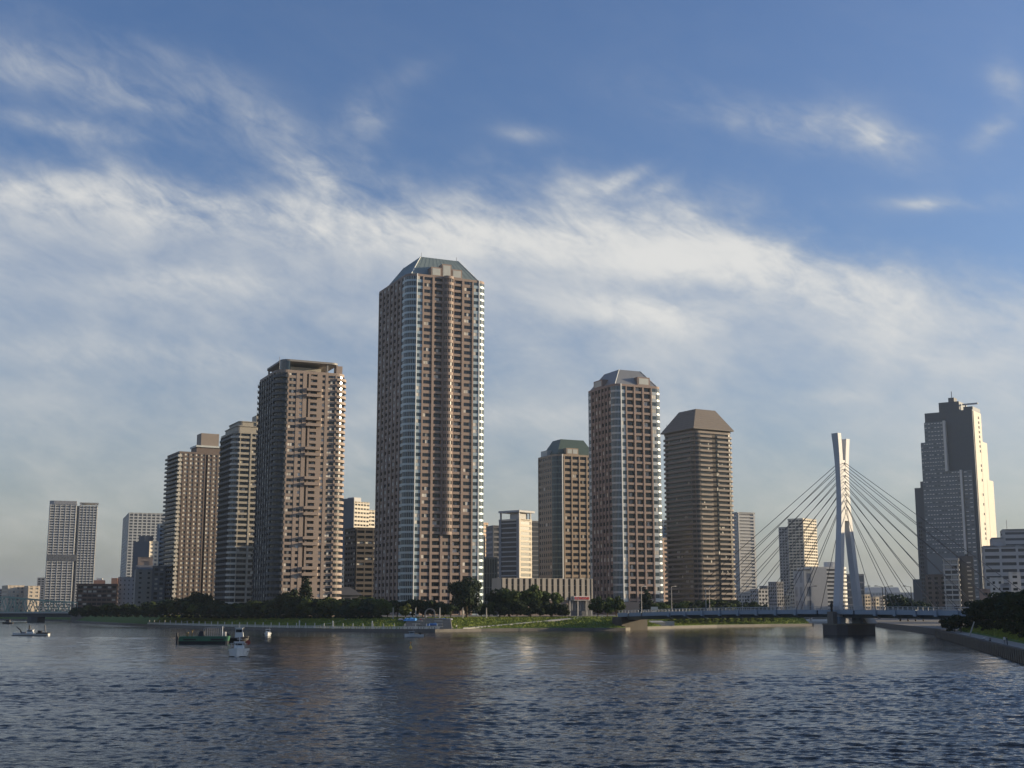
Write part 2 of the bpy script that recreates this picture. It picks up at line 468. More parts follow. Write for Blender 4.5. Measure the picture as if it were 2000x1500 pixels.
tag(MB().prism([(138.5, 426.6), (1500, 426.6), (1500, 1284), (330, 1284), (200, 760), (160, 520), (147, 446), (142, 433)], -1.2, 2.1).build('upstream_bank', CONC), kind='structure')
# ribs cast on the embankment wall
rb = MB()
for i in range(3, len(RB) - 1):
    n = int((RB[i + 1][1] - RB[i][1]) / 3.0)
    for k in range(n):
        a = k / n; x = RB[i][0] * (1 - a) + RB[i + 1][0] * a; y = RB[i][1] * (1 - a) + RB[i + 1][1] * a
        rb.box(x - 0.3, x + 0.4, y - 0.28, y + 0.28, -0.8, RBW - 0.25)
tag(rb.build('embankment_ribs', mat('rib_concrete', (.13, .115, .095), .85, vary=.3)), kind='structure')


# ================================================================== TOWERS
def window_proto(w, h, panes, colours, ft=0.08):
    """one window: a frame board with panes standing just proud of it; front is -y"""
    b = MB().box(0, w, 0, 0.09, 0, h, 0)
    pw = w / len(panes)
    for i, p in enumerate(panes):
        x0, x1 = i * pw + ft, (i + 1) * pw - ft
        b.quad((x0, -0.03, ft), (x1, -0.03, ft), (x1, -0.03, h - ft), (x0, -0.03, h - ft), 1 + p)
    return b


def frames(W, Dp):
    return {'front': ((0, 0), 0.0, W), 'left': ((0, Dp), -math.pi / 2, Dp), 'right': ((W, 0), math.pi / 2, Dp), 'back': ((W, Dp), math.pi, W)}


def place(px_left, px_right, D, theta, side=None, depth=None):
    """front-left corner on the ground, front width and depth of a block turned by theta degrees, from the columns its edges stand on"""
    th = R(theta); C = (D * ratio(px_left), D)
    f = (math.cos(th), math.sin(th)); l = (-math.sin(th), math.cos(th))
    rr = ratio(px_right); W = (rr * D - C[0]) / (f[0] - rr * f[1])
    if depth is None:
        k = ratio(side)
        if theta >= 0: depth = (k * C[1] - C[0]) / (l[0] - k * l[1])
        else:
            P = (C[0] + W * f[0], C[1] + W * f[1]); depth = (k * P[1] - P[0]) / (l[0] - k * l[1])
    return C, W, depth


def tower(name, label, cat, px, D, theta, ytop, z0, nf, spec, M, r=3.0, corner='glass', curtains=0.3, ins=1.3, group=None, band=(0.0, 1.15), prot=0.0,
          front_parts=True, parapet=1.0, corner_parts=True):
    C, W, Dp = place(px[0], px[1], D, theta, px[2])
    root = thing(name, label, cat, (C[0], C[1], z0), R(theta), group)
    Ht = Z_at(ytop, D) - z0; fh = (Ht - parapet) / nf
    root['_dims'] = (W, Dp, Ht, fh)
    wall, panel, core, cband = M['wall'], M.get('panel', M['wall']), M.get('core', M['wall']), M.get('band', M.get('panel', M['wall']))
    MM = [wall, panel]; SM = [M.get('side', wall), M.get('sidepanel', panel)]
    WM = [M.get('frame', FRAME), G_DARK, CURT, CURT2, G_BLUE]
    core_mb = MB().prism(rrect(ins, W - ins, ins, Dp - ins, max(r - ins, 0.05), 5), 0, Ht - parapet)
    core_mb.build('core_wall', core, root)  # dark core colour stands in for shade in recesses and notches
    cap = MB().prism(rrect(0.05, W - 0.05, 0.05, Dp - 0.05, r, 8), Ht - parapet - 0.4, Ht)
    cap.build('parapet', panel if M.get('cap_panel') else wall, root)
    side = MB(); sidew = MB()
    pv = ([0, 0, 0], [0, 1, 0], [1, 0, 0], [0, 2, 0], [1, 1, 0], [0, 0, 2])
    wts = [1 - curtains] + [curtains / 5] * 5
    wcache, bcache = {}, {}
    for fn, (o, rot, L) in frames(W, Dp).items():
        sp = spec.get(fn, spec.get('side'))
        tot = sum(e[1] for e in sp); usable = L - 2 * r; s = r
        part = fn == 'front' and front_parts
        c_, s_ = math.cos(rot), math.sin(rot)
        for e in sp:
            kind, w = e[0], e[1] * usable / tot
            opt = e[2] if len(e) > 2 else {}
            lo, hi = opt.get('floors', (0, nf))
            pos = (o[0] + s * c_, o[1] + s * s_)
            if kind == 'P':
                b = MB().box(0, w, -opt.get('d', 0.35), ins + 0.1, 0, Ht - parapet - 0.2)
                if part: b.build('pier', wall, root, (*pos, 0))
                else: side.put(b, (*pos, 0), rot)
            elif kind != 'N':
                wm = 1 if kind == 'S' else 0
                bb = bcache.get((kind, round(w, 3)))
                if bb is None:
                    b = MB(); d = opt.get('d', 1.15)
                    if kind == 'B':
                        b.box(0, w, -0.12, 0.06, -0.3, 1.1, wm).box(0, w, 0.06, ins + 0.05, -0.3, 0.0, wm)
                        wy, wz, wh, ww = ins - 0.12, 0.0, fh - 0.55, w
                    elif kind == 'C':
                        b.box(0, w, -d - 0.12, -d, -0.28, 1.05, wm).box(0, w, -d, ins, -0.28, -0.05, wm)
                        wy, wz, wh, ww = ins - 0.12, 0.0, fh - 0.5, w
                    else:
                        b.box(0, w, -0.02 if kind == 'S' else 0.0, 0.5, fh * -0.14, fh * 0.33, wm)
                        if opt.get('mull'): b.box(w * .46, w * .54, 0.0, 0.5, fh * .33, fh * .86, wm)
                        wy, wz, wh, ww = (0.12 if kind == 'S' else 0.32), fh * 0.33, fh * 0.53, w
                    np_ = opt.get('panes', 3)
                    ws = []
                    for pat in pv:
                        pt = (pat * 3)[:np_]
                        if kind == 'S': pt = [3 if q == 0 else q for q in pt]
                        if opt.get('pale'): pt = [1 if i_ == 0 else (1 if q else 2) for i_, q in enumerate(pt)]
                        wp = window_proto(ww * opt.get('wf', 1.0), wh, pt, None)
                        ws.append((wp, wp.mesh('window', WM) if part else None))
                    bb = bcache[(kind, round(w, 3))] = (b, b.mesh('balcony', MM) if part else None, ws, wy, wz, ww)
                b, bm, ws, wy, wz, ww = bb
                if part and bm is None:
                    bm = b.mesh('balcony', MM); ws = [(q[0], q[0].mesh('window', WM)) for q in ws]
                    bb = bcache[(kind, round(w, 3))] = (b, bm, ws, wy, wz, ww)
                wo = ww * (1 - opt.get('wf', 1.0)) / 2
                bn = 'balcony' if kind in 'BC' else 'spandrel'
                for k in range(lo, hi):
                    z = k * fh + 0.3; wi = random.choices(range(6), wts)[0]
                    p2 = (pos[0] + wo * c_ - wy * s_, pos[1] + wo * s_ + wy * c_, z + wz)
                    if part:
                        inst(bm, bn, root, (*pos, z), rot)
                        inst(ws[wi][1], 'window', root, p2, rot)
                    else:
                        side.put(b, (*pos, z), rot); sidew.put(ws[wi][0], p2, rot)
            s += w
    # corners
    if r > 0.3:
        gl = MB(); bands = MB()
        for k, (cx, cy, a) in enumerate([(r, r, 180), (W - r, r, 270), (W - r, Dp - r, 0), (r, Dp - r, 90)]):
            gl.arc((cx, cy), a, a + 90, max(r - 0.35, 0.1), r - 0.16, 0, Ht - parapet - 0.3, 8, 0)
            for i in range(9):
                t = R(a + 90 * i / 8); x, y = cx + (r - 0.1) * math.cos(t), cy + (r - 0.1) * math.sin(t)
                if corner == 'glass' or i in (0, 4, 8): gl.box(x - 0.07, x + 0.07, y - 0.07, y + 0.07, 0, Ht - parapet - 0.3, 1)
            pr = MB().arc((0, 0), a, a + 90, r - 0.2, r + 0.03, band[0], band[1], 8)
            if prot:
                pr = MB().arc((0, 0), a - 2, a + 92, r + prot - 0.12, r + prot, -0.25, 1.05, 8).arc((0, 0), a - 2, a + 92, r - 0.3, r + prot - 0.12, -0.25, -0.02, 8)
            if k < 2 and corner_parts:
                pm = pr.mesh('corner_band', [M.get('band_left', cband) if k == 0 else cband])
                for q in range(nf): inst(pm, 'corner_balcony' if prot else 'corner_band', root, (cx, cy, q * fh + 0.3))
            else:
                for q in range(nf): bands.put(pr, (cx, cy, q * fh + 0.3))
        gl.build('corner_glazing', [G_BLUE if corner == 'glass' else G_DARK, panel], root)
        if bands.n: tag(bands.build('corner_bands', cband, root), kind='stuff')
    if side.n: tag(side.build('side_facade', SM, root), kind='stuff')
    if sidew.n: tag(sidew.build('side_windows', WM, root), kind='stuff')
    return root, W, Dp, Ht, fh


def rect_ring(x0, x1, y0, y1, z): return [(x0, y0, z), (x1, y0, z), (x1, y1, z), (x0, y1, z)]


BROWN = mat('brown_tile_cladding', (0.285, 0.215, 0.18), 0.75, vary=0.1, scale=0.15, streak=True)
BROWN_D = mat('dark_brown_core', (0.085, 0.065, 0.055), 0.8)
SILVER = mat('silver_blue_panel', (0.38, 0.46, 0.49), 0.4, 0.25, vary=0.08)
WHITE_M = mat('white_mullion', (0.75, 0.76, 0.74), 0.5, vary=0.05)
TEAL = mat('teal_grey_metal_roof', (0.20, 0.25, 0.245), 0.45, 0.3, vary=0.12, streak=True)
PALEP = mat('pale_screen_panel', (0.42, 0.44, 0.42), 0.6)

# ---- tallest tower
fs = [('S', 3.6, {'panes': 2}), ('P', 1.0), ('W', 5.6), ('P', 1.5), ('B', 5.4), ('P', 1.5), ('W', 5.2, {'panes': 4}), ('P', 1.5), ('B', 5.4), ('P', 1.5),
      ('W', 5.6), ('P', 1.0), ('S', 3.6, {'panes': 2})]
ss = [('P', .8)] + [('W', 3.4, {'panes': 2}), ('P', 1.5, {'d': .45})] * 6 + [('S', 3.0, {'panes': 2})]
t4, W, Dp, Ht, fh = tower('apartment_tower', 'tallest brown apartment tower with silver rounded corners and teal hipped roof', 'tower', (788, 950, 724), 690, 25, 532, 4.5, 51,
                      {'front': fs, 'side': ss}, {'wall': BROWN, 'panel': SILVER, 'core': BROWN_D, 'cap_panel': 0}, r=5.5, curtains=.55)
_acm = MB().box(0, .85, 0, .4, 0, .75).mesh('air_conditioner', [WHITE_M])
for k in range(51):
    if random.random() < .8: inst(_acm, 'air_conditioner', t4, (W * .665 + random.uniform(-.3, .3), .75, k * fh + 1.15))
# rounded bay up the middle of the front
cxm = W / 2; rb_ = 2.9
bay = MB().arc((0, 2.0), 222, 318, rb_ + .6, rb_ + .95, -0.5, 1.15, 10); bm_ = bay.mesh('bay_window_band', [BROWN])
bg_ = MB().arc((0, 2.0), 222, 318, rb_ + .3, rb_ + .62, 1.15, fh - .5, 6, 0)
for i in range(7):
    t = R(222 + 16 * i); bg_.box(math.cos(t) * (rb_ + .68) - .09, math.cos(t) * (rb_ + .68) + .09, 2 + math.sin(t) * (rb_ + .68) - .09, 2 + math.sin(t) * (rb_ + .68) + .09, 1.15, fh - .5, 1)
bgm = bg_.mesh('bay_window', [G_DARK, BROWN])
for k in range(12, 51):
    inst(bm_, 'bay_band', t4, (cxm, -0.25, k * fh + .3)); inst(bgm, 'bay_window', t4, (cxm, -0.25, k * fh + .3))
MB().arc((cxm, 1.75), 222, 318, 0.5, rb_ + 1.0, Ht - 1.2, Ht + .3, 10).build('bay_cap', BROWN, t4)
MB().box(r_ := 5.5 - .35, r_ + .5, -.25, .3, 0, Ht).build('corner_mullion', WHITE_M, t4)
MB().box(W - r_ - .3, W - r_ + .2, -.25, .3, 0, Ht).build('corner_mullion', WHITE_M, t4)
zt = Z_at(505, 712) - 4.5
rf = MB().loft([rect_ring(3, W - 3, 4, Dp - 3, Ht - .3), rect_ring(3.5, W - 3.5, 4.5, Dp - 3.5, Ht + .8), rect_ring(12.5, W - 12.5, 14, Dp - 13, zt)]).build('roof', TEAL, t4)
for a, b in zip(rect_ring(3.5, W - 3.5, 4.5, Dp - 3.5, Ht + .8), rect_ring(12.5, W - 12.5, 14, Dp - 13, zt)): MB().tube(a, b, .32, n=5).build('hip_ridge', mat('pale_ridge_metal', (.5, .53, .52), .5), rf)
for i in range(1, 12):   # standing seams on the front and left slopes
    k = i / 12
    MB().tube((3.5 + (W - 7) * k, 4.5, Ht + .85), (12.5 + (W - 25) * k, 14, zt + .03), .09, n=4).build('roof_seam', TEAL, rf)
    MB().tube((3.5, 4.5 + (Dp - 8) * k, Ht + .85), (12.5, 14 + (Dp - 27) * k, zt + .03), .09, n=4).build('roof_seam', TEAL, rf)
for x0, x1, h in ((W / 2 - 9.4, W / 2 - 3.2, 5.6), (W / 2 - 2.9, W / 2 + 2.9, 8.0), (W / 2 + 3.2, W / 2 + 9.4, 5.6)):
    sc = MB().box(x0, x1, 2.6, 8, Ht, Ht + h).build('roof_screen', BROWN, t4)
    MB().box(x0 + .7, x1 - .7, 2.5, 2.7, Ht + 1, Ht + h - .7).build('screen_panel', PALEP, sc)
MB().tube((13, 14, zt), (13, 14, zt + 2.4), .1).tube((W - 13, 15, zt), (W - 13, 15, zt + 2.5), .12).build('antenna', ROOFGREY, t4)

# ---- dark brown tower with the open roof frame
TAUPE = mat('taupe_tile_cladding', (0.30, 0.235, 0.195), 0.75, vary=0.1, scale=0.15, streak=True)
TAUPE_D = mat('dark_taupe_core', (0.07, 0.058, 0.052), 0.8)
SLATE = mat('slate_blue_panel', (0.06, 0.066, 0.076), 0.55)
fs = [('P', 1.0, {'d': .1}), ('W', 4.2), ('P', 1.9, {'d': .1}), ('W', 1.9, {'panes': 1}), ('P', 2.3, {'d': .1}), ('N', 1.1), ('P', 1.1, {'d': .1}), ('B', 3.9, {'panes': 2}), ('P', 3.0, {'d': .1}), ('W', 1.8, {'panes': 1}), ('P', 1.7, {'d': .1}), ('W', 4.2), ('P', 1.0, {'d': .1})]
ss = [('P', .8)] + [('W', 3.0, {'panes': 2}), ('P', .9)] * 6
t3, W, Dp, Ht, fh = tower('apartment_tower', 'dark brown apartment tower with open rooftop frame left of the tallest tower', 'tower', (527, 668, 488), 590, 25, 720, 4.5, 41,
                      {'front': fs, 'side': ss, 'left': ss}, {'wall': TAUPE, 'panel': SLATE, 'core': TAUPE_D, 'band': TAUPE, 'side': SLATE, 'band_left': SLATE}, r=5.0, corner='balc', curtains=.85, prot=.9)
rbx = W * .47
rbm = MB().box(-3.6, 3.6, -1.5, -1.35, 0, 1.2).arc((-2.6, 0), 180, 270, 1.35, 1.5, 0, 1.2, 4).box(-2.6, 3.6, -1.4, .3, 0, .15).arc((2.9, 0), 270, 350, 1.35, 1.5, 0, 1.2, 4).mesh('feature_balcony', [TAUPE])
for k in range(2, 41, 5):
    for q in (0, 1): inst(rbm, 'feature_balcony', t3, (rbx + 1.6, -.1, (k + q * 1.0) * fh - .2))
cr = mat('crown_grey_metal', (.23, .22, .21), .6)
zt = Z_at(697, 590) - 4.5
cf = MB().prism(rrect(3, W - 3, 3, Dp - 3, 3.5, 5), zt - .9, zt).build('roof', cr, t3)
for x, y in ((4, 4), (W - 4.4, 4), (W - 9, 4), (4, Dp - 5), (W - 4.4, Dp - 5)): MB().box(x, x + .8, y, y + .8, Ht - .5, zt - .8).build('roof_column', cr, t3)
MB().arc((6.5, 6.5), 175, 275, 3.2, 3.6, Ht - .3, zt - .8, 8).build('roof_glass_corner', G_BLUE, t3)
MB().box(9, W - 10, 10, Dp - 8, Ht, zt - 2.2).build('penthouse', mat('penthouse_cream', (.45, .42, .36), .7), t3)
MB().tube((1.2, 1.2, Ht), (1.2, 1.2, Ht + 6), .1).build('antenna', ROOFGREY, t3)
MB().box(W - 4.5, W - 1.5, 3, 7, Ht - .3, zt - 1.5).build('stair_head', TAUPE, t3)

# ---- T2 beige balconies
BEIGE = mat('beige_tile_cladding', (0.36, 0.33, 0.275), 0.75, vary=0.1, scale=0.15)
GREYB = mat('grey_beige_core', (0.12, 0.11, 0.10), 0.8)
fs = [('P', .5), ('B', 6.0), ('P', 1.0), ('B', 6.0), ('P', .6), ('B', 4.5), ('P', .5)]
ss = [('P', .5)] + [('C', 4.0, {'d': .7}), ('P', .4, {'d': .2})] * 5
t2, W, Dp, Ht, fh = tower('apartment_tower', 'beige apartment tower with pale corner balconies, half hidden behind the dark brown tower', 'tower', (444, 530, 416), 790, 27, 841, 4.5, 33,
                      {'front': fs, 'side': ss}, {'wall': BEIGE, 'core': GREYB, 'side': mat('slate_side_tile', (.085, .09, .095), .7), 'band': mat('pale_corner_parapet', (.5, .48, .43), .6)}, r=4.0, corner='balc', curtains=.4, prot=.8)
for q, (i, h) in enumerate(((2.5, 3.4), (4.5, 6.6))):
    MB().prism(rrect(i, W * .62, i, Dp - i, 2, 4), Ht - .2 if q == 0 else Ht + 3.3, Ht + h).build('roof_tier', BEIGE, t2)
    MB().prism(rrect(i - .5, W * .62 + .5, i - .5, Dp - i, 2, 4), Ht + h - .1, Ht + h + .35).build('roof_slab', BEIGE, t2)
zt = Z_at(806, 790) - 4.5
mt = MB().box(W * .55, W * .95, 4, 14, Ht, zt).build('machine_tower', BEIGE, t2)
a_ = MB()
for i in range(6): a_.tube((W * .57 + i * 1.7, 5, zt), (W * .57 + i * 1.7, 5, zt + 1.5 + 2 * random.random()), .12)
a_.build('antenna', ROOFGREY, mt)

# ---- T1 dark brown
UMBER = mat('umber_tile_cladding', (0.14, 0.108, 0.094), 0.8, vary=0.1, scale=0.2)
fs = []
for i in range(8): fs += [('W', 2.6, {'panes': 2, 'wf': .8, 'pale': 1}), ('P', .7, {'d': .12})]
fs = fs[:10] + [('N', 1.2)] + fs[10:]
ss = [('C', 3.6, {'d': 1.3})] * 6
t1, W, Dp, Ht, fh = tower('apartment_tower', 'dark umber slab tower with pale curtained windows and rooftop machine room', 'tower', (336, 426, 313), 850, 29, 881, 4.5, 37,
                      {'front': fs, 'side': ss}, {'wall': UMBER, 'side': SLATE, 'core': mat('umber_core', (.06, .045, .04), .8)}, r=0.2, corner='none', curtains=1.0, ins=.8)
wp = MB().box(-.9, 1.6, -1.0, -.1, -.2, 1.3).mesh('corner_balcony', [mat('pale_corner_parapet', (.5, .48, .43), .6)])
for k in range(37): inst(wp, 'corner_balcony', t1, (.3, 0, k * fh + .3))
zt = Z_at(845, 860) - 4.5
MB().box(W * .42, W * .98, 4, 18, Ht - .2, Ht + 4).build('roof_tier', UMBER, t1)
MB().box(W * .40, W * 1.0, 3, 19, Ht + 4, Ht + 5.2).build('roof_slab', mat('pale_ridge_metal', (.5, .53, .52), .5), t1)
MB().box(W * .52, W * .92, 5, 16, Ht + 5.2, zt).build('machine_room', mat('machine_room_tan', (.24, .20, .17), .7), t1)

# ---- T5 silver cornered, right of the middle
BROWN2 = mat('rosy_brown_cladding', (0.25, 0.185, 0.16), 0.75, vary=0.1, scale=0.15, streak=True)
SILVER2 = mat('silver_grey_panel', (0.38, 0.41, 0.43), 0.4, 0.25, vary=0.08)
fs = [('S', 3.2, {'panes': 2}), ('P', .9), ('B', 5), ('P', 1.2), ('B', 5), ('P', 1.2), ('B', 5), ('P', .9), ('S', 3.2, {'panes': 2})]
ss = [('S', 2.5, {'panes': 2})] + [('P', .9, {'d': .5}), ('W', 2.6, {'panes': 2})] * 6
t5, W, Dp, Ht, fh = tower('apartment_tower', 'brown tower with silver rounded corners and grey faceted roof behind the bridge end', 'tower', (1206, 1302, 1148), 760, 25, 748, 4.5, 32,
                      {'front': fs, 'side': ss}, {'wall': BROWN2, 'panel': SILVER2, 'core': BROWN_D}, r=4.5, curtains=.35)
MB().box(4.5 - .3, 4.5 + .3, -.25, .3, 0, Ht).build('corner_mullion', WHITE_M, t5)
zt = Z_at(723, 775) - 4.5
GRF = mat('grey_metal_roof', (.22, .23, .24), .5, .3, streak=True)
rf = MB().loft([rect_ring(1.5, W - 2, 2, Dp - 2, Ht - .2), rect_ring(9, W - 9.5, 10, Dp - 9, zt)]).build('roof', GRF, t5)
d_ = MB().box(W * .52, W * .78, 2.2, 8, Ht, Ht + 5.5).build('roof_dormer', BROWN2, t5); MB().box(W * .55, W * .75, 2.1, 2.3, Ht + 1, Ht + 4.7).build('dormer_panel', PALEP, d_)
d_ = MB().box(.8, 7, Dp * .45, Dp * .75, Ht, Ht + 5).build('roof_dormer', BROWN2, t5); MB().box(.7, .9, Dp * .48, Dp * .72, Ht + 1, Ht + 4.3).build('dormer_panel', PALEP, d_)
for a, b in zip(rect_ring(1.5, W - 2, 2, Dp - 2, Ht - .2), rect_ring(9, W - 9.5, 10, Dp - 9, zt)): MB().tube(a, b, .3, n=5).build('hip_ridge', mat('pale_ridge_metal', (.5, .53, .52), .5), rf)
MB().box(-3, W + 1, -4, 6, -.2, 8).build('podium', mat('podium_tile', (.26, .2, .16), .8), t5)

# ---- T5a green roof
TAN = mat('tan_tile_cladding', (0.31, 0.235, 0.17), 0.75, vary=0.1, scale=0.15)
TANG = mat('grey_tan_cladding', (0.27, 0.24, 0.21), 0.75, vary=0.1)
fs = [('P', .8), ('W', 4.4), ('P', .8), ('W', 4.4), ('P', .8), ('W', 4.4), ('P', .8), ('W', 4.4), ('P', .8)]
ss = [('P', .6)] + [('W', 2.6, {'panes': 1}), ('P', 1.0, {'d': .02})] * 6
t5a, W, Dp, Ht, fh = tower('apartment_tower', 'tan apartment tower with dark glass corner and green roof', 'tower', (1087, 1180, 1046), 940, 25, 886, 4.5, 26,
                      {'front': fs, 'side': ss}, {'wall': TAN, 'panel': mat('dark_teal_panel', (.10, .14, .14), .5), 'core': BROWN_D}, r=6.5, curtains=.15, ins=.8)
MB().box(5.2, 6.0, -.2, .4, 0, Ht).build('corner_mullion', WHITE_M, t5a)
zt = Z_at(858, 955) - 4.5
MB().loft([rect_ring(4, W - 4, 5, Dp - 4, Ht - .2), rect_ring(4, W - 4, 5, Dp - 4, Ht + 1.5), rect_ring(10, W - 10, 11, Dp - 10, zt)]).build('roof', mat('green_metal_roof', (.055, .088, .073), .5, .1), t5a)
d_ = MB().box(10, 20, 2, 8, Ht, Ht + 5).build('roof_dormer', TAN, t5a); MB().box(10.8, 14.6, 1.9, 2.1, Ht + 1, Ht + 4.2).box(15.4, 19.2, 1.9, 2.1, Ht + 1, Ht + 4.2).build('dormer_panel', PALEP, d_)
MB().box(1.5, 8, Dp * .5, Dp * .8, Ht, Ht + 4.5).build('roof_dormer', PALEP, t5a)

# ---- T6 hip roof, balcony bands all round
BRONZ = mat('bronze_brown_parapet', (0.20, 0.163, 0.138), 0.7, vary=0.12, scale=0.2)
fs = [('C', 3.6, {'d': .95, 'panes': 3})] * 3 + [('N', 5.0)] + [('C', 3.6, {'d': .95, 'panes': 3})] * 3
ss = [('C', 3.6, {'d': .95})] * 6
t6, W, Dp, Ht, fh = tower('apartment_tower', 'brown tower ringed by balconies under an overhanging hipped roof', 'tower', (1364, 1441, 1300), 860, 30, 840, 4.5, 37,
                      {'front': fs, 'side': ss}, {'wall': BRONZ, 'core': mat('bronze_core', (.06, .048, .04), .8)}, r=4.2, corner='balc', curtains=.15, prot=.95, ins=.9)
MB().box(1, W - 1, 1, Dp - 1, Ht - .3, Ht + 1.2).build('roof_neck', mat('bronze_core', (.06, .048, .04), .8), t6)
zt = Z_at(801, 878) - 4.5
MB().loft([rect_ring(-1.2, W + .2, -1.2, Dp + .2, Ht + 1.1), rect_ring(-1.2, W + .2, -1.2, Dp + .2, Ht + 1.7), rect_ring(9.0, W - 7.5, 9, Dp - 8, zt)]).build('roof', mat('brown_tile_roof', (.15, .125, .105), .7, vary=.12, scale=.6), t6)
MB().tube((2, Dp - 3, Ht), (2, Dp - 3, Ht + 8), .15).build('antenna', ROOFGREY, t6)
rf = [c for c in t6.children if c.name.startswith('roof') and not c.name.startswith('roof_neck')][-1]
for k in range(1, 9):    # tile courses
    q = k / 9; e = Ht + 1.7 + (zt - Ht - 1.7) * q
    x0, x1, y0, y1 = -1.2 + 10.2 * q, W + .2 - 7.7 * q, -1.2 + 10.2 * q, Dp + .2 - 8.2 * q
    MB().box(x0 - .12, x1, y0 - .12, y0, e - .12, e + .1).build('tile_course', MATS['brown_tile_roof'], rf); MB().box(x0 - .12, x0, y0, y1, e - .12, e + .1).build('tile_course', MATS['brown_tile_roof'], rf)


# ================================================================== OTHER BUILDINGS
def volume(root, x0, x1, y0, y1, z0, z1, wallm, glassm, fh=3.3, bay=3.5, pf=.35, sf=.45, prot=.3, faces=('front', 'left', 'right'), roofm=None, top=1.2, name='facade', pier_d=None, lit=0.0):
    """a block with a glazed core and, standing proud of it, spandrels on each floor and piers between the bays"""
    core = MB().box(x0, x1, y0, y1, z0, z1 - .3).build('glazing', glassm, root)
    g = MB(); W, Dp = x1 - x0, y1 - y0
    nfl = max(1, int(round((z1 - z0 - top) / fh))); h = (z1 - z0 - top) / nfl
    pd = prot if pier_d is None else pier_d
    bl = MB()
    for fn, (o, rot, L) in frames(W, Dp).items():
        if fn not in faces: continue
        t = (x0 + o[0], y0 + o[1], z0)
        if sf > 0:
            for k in range(nfl + 1): g.put(MB().box(-prot if fn != 'front' else 0, L, -prot, .05, k * h - h * sf * .35, min(k * h + h * sf * .65, z1 - z0)), t, rot)
        if pf > 0:
            nb = max(1, int(round(L / bay))); bw = L / nb
            for k in range(nb + 1):
                a = max(0, k * bw - bw * pf / 2); b = min(L, k * bw + bw * pf / 2)
                g.put(MB().box(a, b, -pd - .02, .06, 0, z1 - z0 - .1), t, rot)
            if lit:
                for k in range(nb):
                    for q in range(nfl):
                        if random.random() < lit: bl.put(MB().quad((k * bw + bw * (pf / 2 + .06), -.06, q * h + h * (sf * .65 + .05)), (k * bw + bw * (1 - pf / 2 - .06), -.06, q * h + h * (sf * .65 + .05)), (k * bw + bw * (1 - pf / 2 - .06), -.06, q * h + h * (1 - sf * .35 - .05)), (k * bw + bw * (pf / 2 + .06), -.06, q * h + h * (1 - sf * .35 - .05))), t, rot)
    g.box(x0 - prot, x1 + prot, y0 - prot, y1 + prot, z1 - top, z1)
    tag(g.build(name, wallm, root), kind='stuff')
    if bl.n: tag(bl.build('window_blinds', CURT, root), kind='stuff')  # pale blinds across a random share of the windows
    return core


def block(name, label, cat, px, D, theta, ytop, wallm, glassm=None, depth=None, z0=4.3, group=None, roof=None, **kw):
    C, W, Dp = place(px[0], px[1], D, theta, px[2] if len(px) > 2 else None, depth)
    root = thing(name, label, cat, (C[0], C[1], z0), R(theta), group)
    Ht = Z_at(ytop, D) - z0
    volume(root, 0, W, 0, Dp, 0, Ht, wallm, glassm or G_DARK, **kw)
    return root, W, Dp, Ht


WHITE = mat('white_render', (.62, .60, .56), .7, vary=.08)
CREAM = mat('cream_render', (.55, .47, .37), .75, vary=.1)
CREAM2 = mat('pale_cream_tile', (.60, .54, .44), .75, vary=.1)
GREY = mat('mid_grey_render', (.30, .30, .31), .75, vary=.12)
GREY_L = mat('light_grey_render', (.44, .44, .44), .75, vary=.1)
GREY_D = mat('dark_grey_render', (.12, .125, .135), .7, vary=.12)
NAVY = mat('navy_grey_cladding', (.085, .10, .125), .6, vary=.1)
PINKT = mat('pink_tan_tile', (.40, .29, .23), .8, vary=.1)
DBRICK = mat('dark_brick', (.10, .075, .07), .85, vary=.15)

# far left
block('office_block', 'wide cream sunlit block above the green truss bridge', 'building', (13, 45, 2), 1200, 32, 1143, CREAM, CURT2, bay=4, pf=.5, sf=.5, lit=.4)
block('office_block', 'narrow cream sunlit block beside the wide cream one', 'building', (53, 75, 45), 1190, 32, 1144, CREAM, CURT2, bay=4, pf=.5, sf=.55, lit=.4)
block('grey_tower', 'slim grey tower just left of the twin white towers', 'building', (70, 84), 1900, 15, 1128, GREY, depth=25, bay=4, pf=.3)
block('grey_tower', 'low grey block at the left picture edge', 'building', (-60, 4), 1900, 15, 1150, GREY, depth=40, bay=5, pf=.3)
C, W, Dp = place(86, 179, 1700, 18, None, 34)
tw = thing('apartment_tower', 'far white twin tower with curved roof crowns at far left', 'tower', (C[0], C[1], 4), R(18))
Ht = Z_at(985, 1700) - 4
WL = mat('white_balcony_wall', (.58, .57, .54), .7)
volume(tw, 0, W * .55, 0, Dp, 0, Ht, WL, GREY_D, fh=3.4, bay=7, pf=.12, sf=.42, prot=.8, pier_d=1.0)
volume(tw, W * .55, W * .63, 4, Dp, 0, Ht - 1, GREY_D, NAVY, fh=3.4, bay=4, pf=.3, sf=.4, prot=.2)
volume(tw, W * .63, W, 1, Dp, 0, Ht - .5, WL, GREY_D, fh=3.4, bay=4, pf=.12, sf=.42, prot=.8, pier_d=1.0)
MB().box(0, W * .63, -1.5, Dp, Ht * .47, Ht * .53).build('refuge_floor', GREY_D, tw)
MB().prism(rrect(-1.2, W * .56, -1.2, Dp, 6, 6, (1, 0, 0, 1)), Ht + .1, Ht + 5).build('roof_crown', GREY, tw)
MB().box(W * .62, W + 1.5, -.5, Dp, Ht + 2.6, Ht + 3.6).box(W * .63, W * .66, 0, 2, Ht - .6, Ht + 2.7).box(W * .96, W * .99, 0, 2, Ht - .6, Ht + 2.7).build('roof_frame', GREY_L, tw)
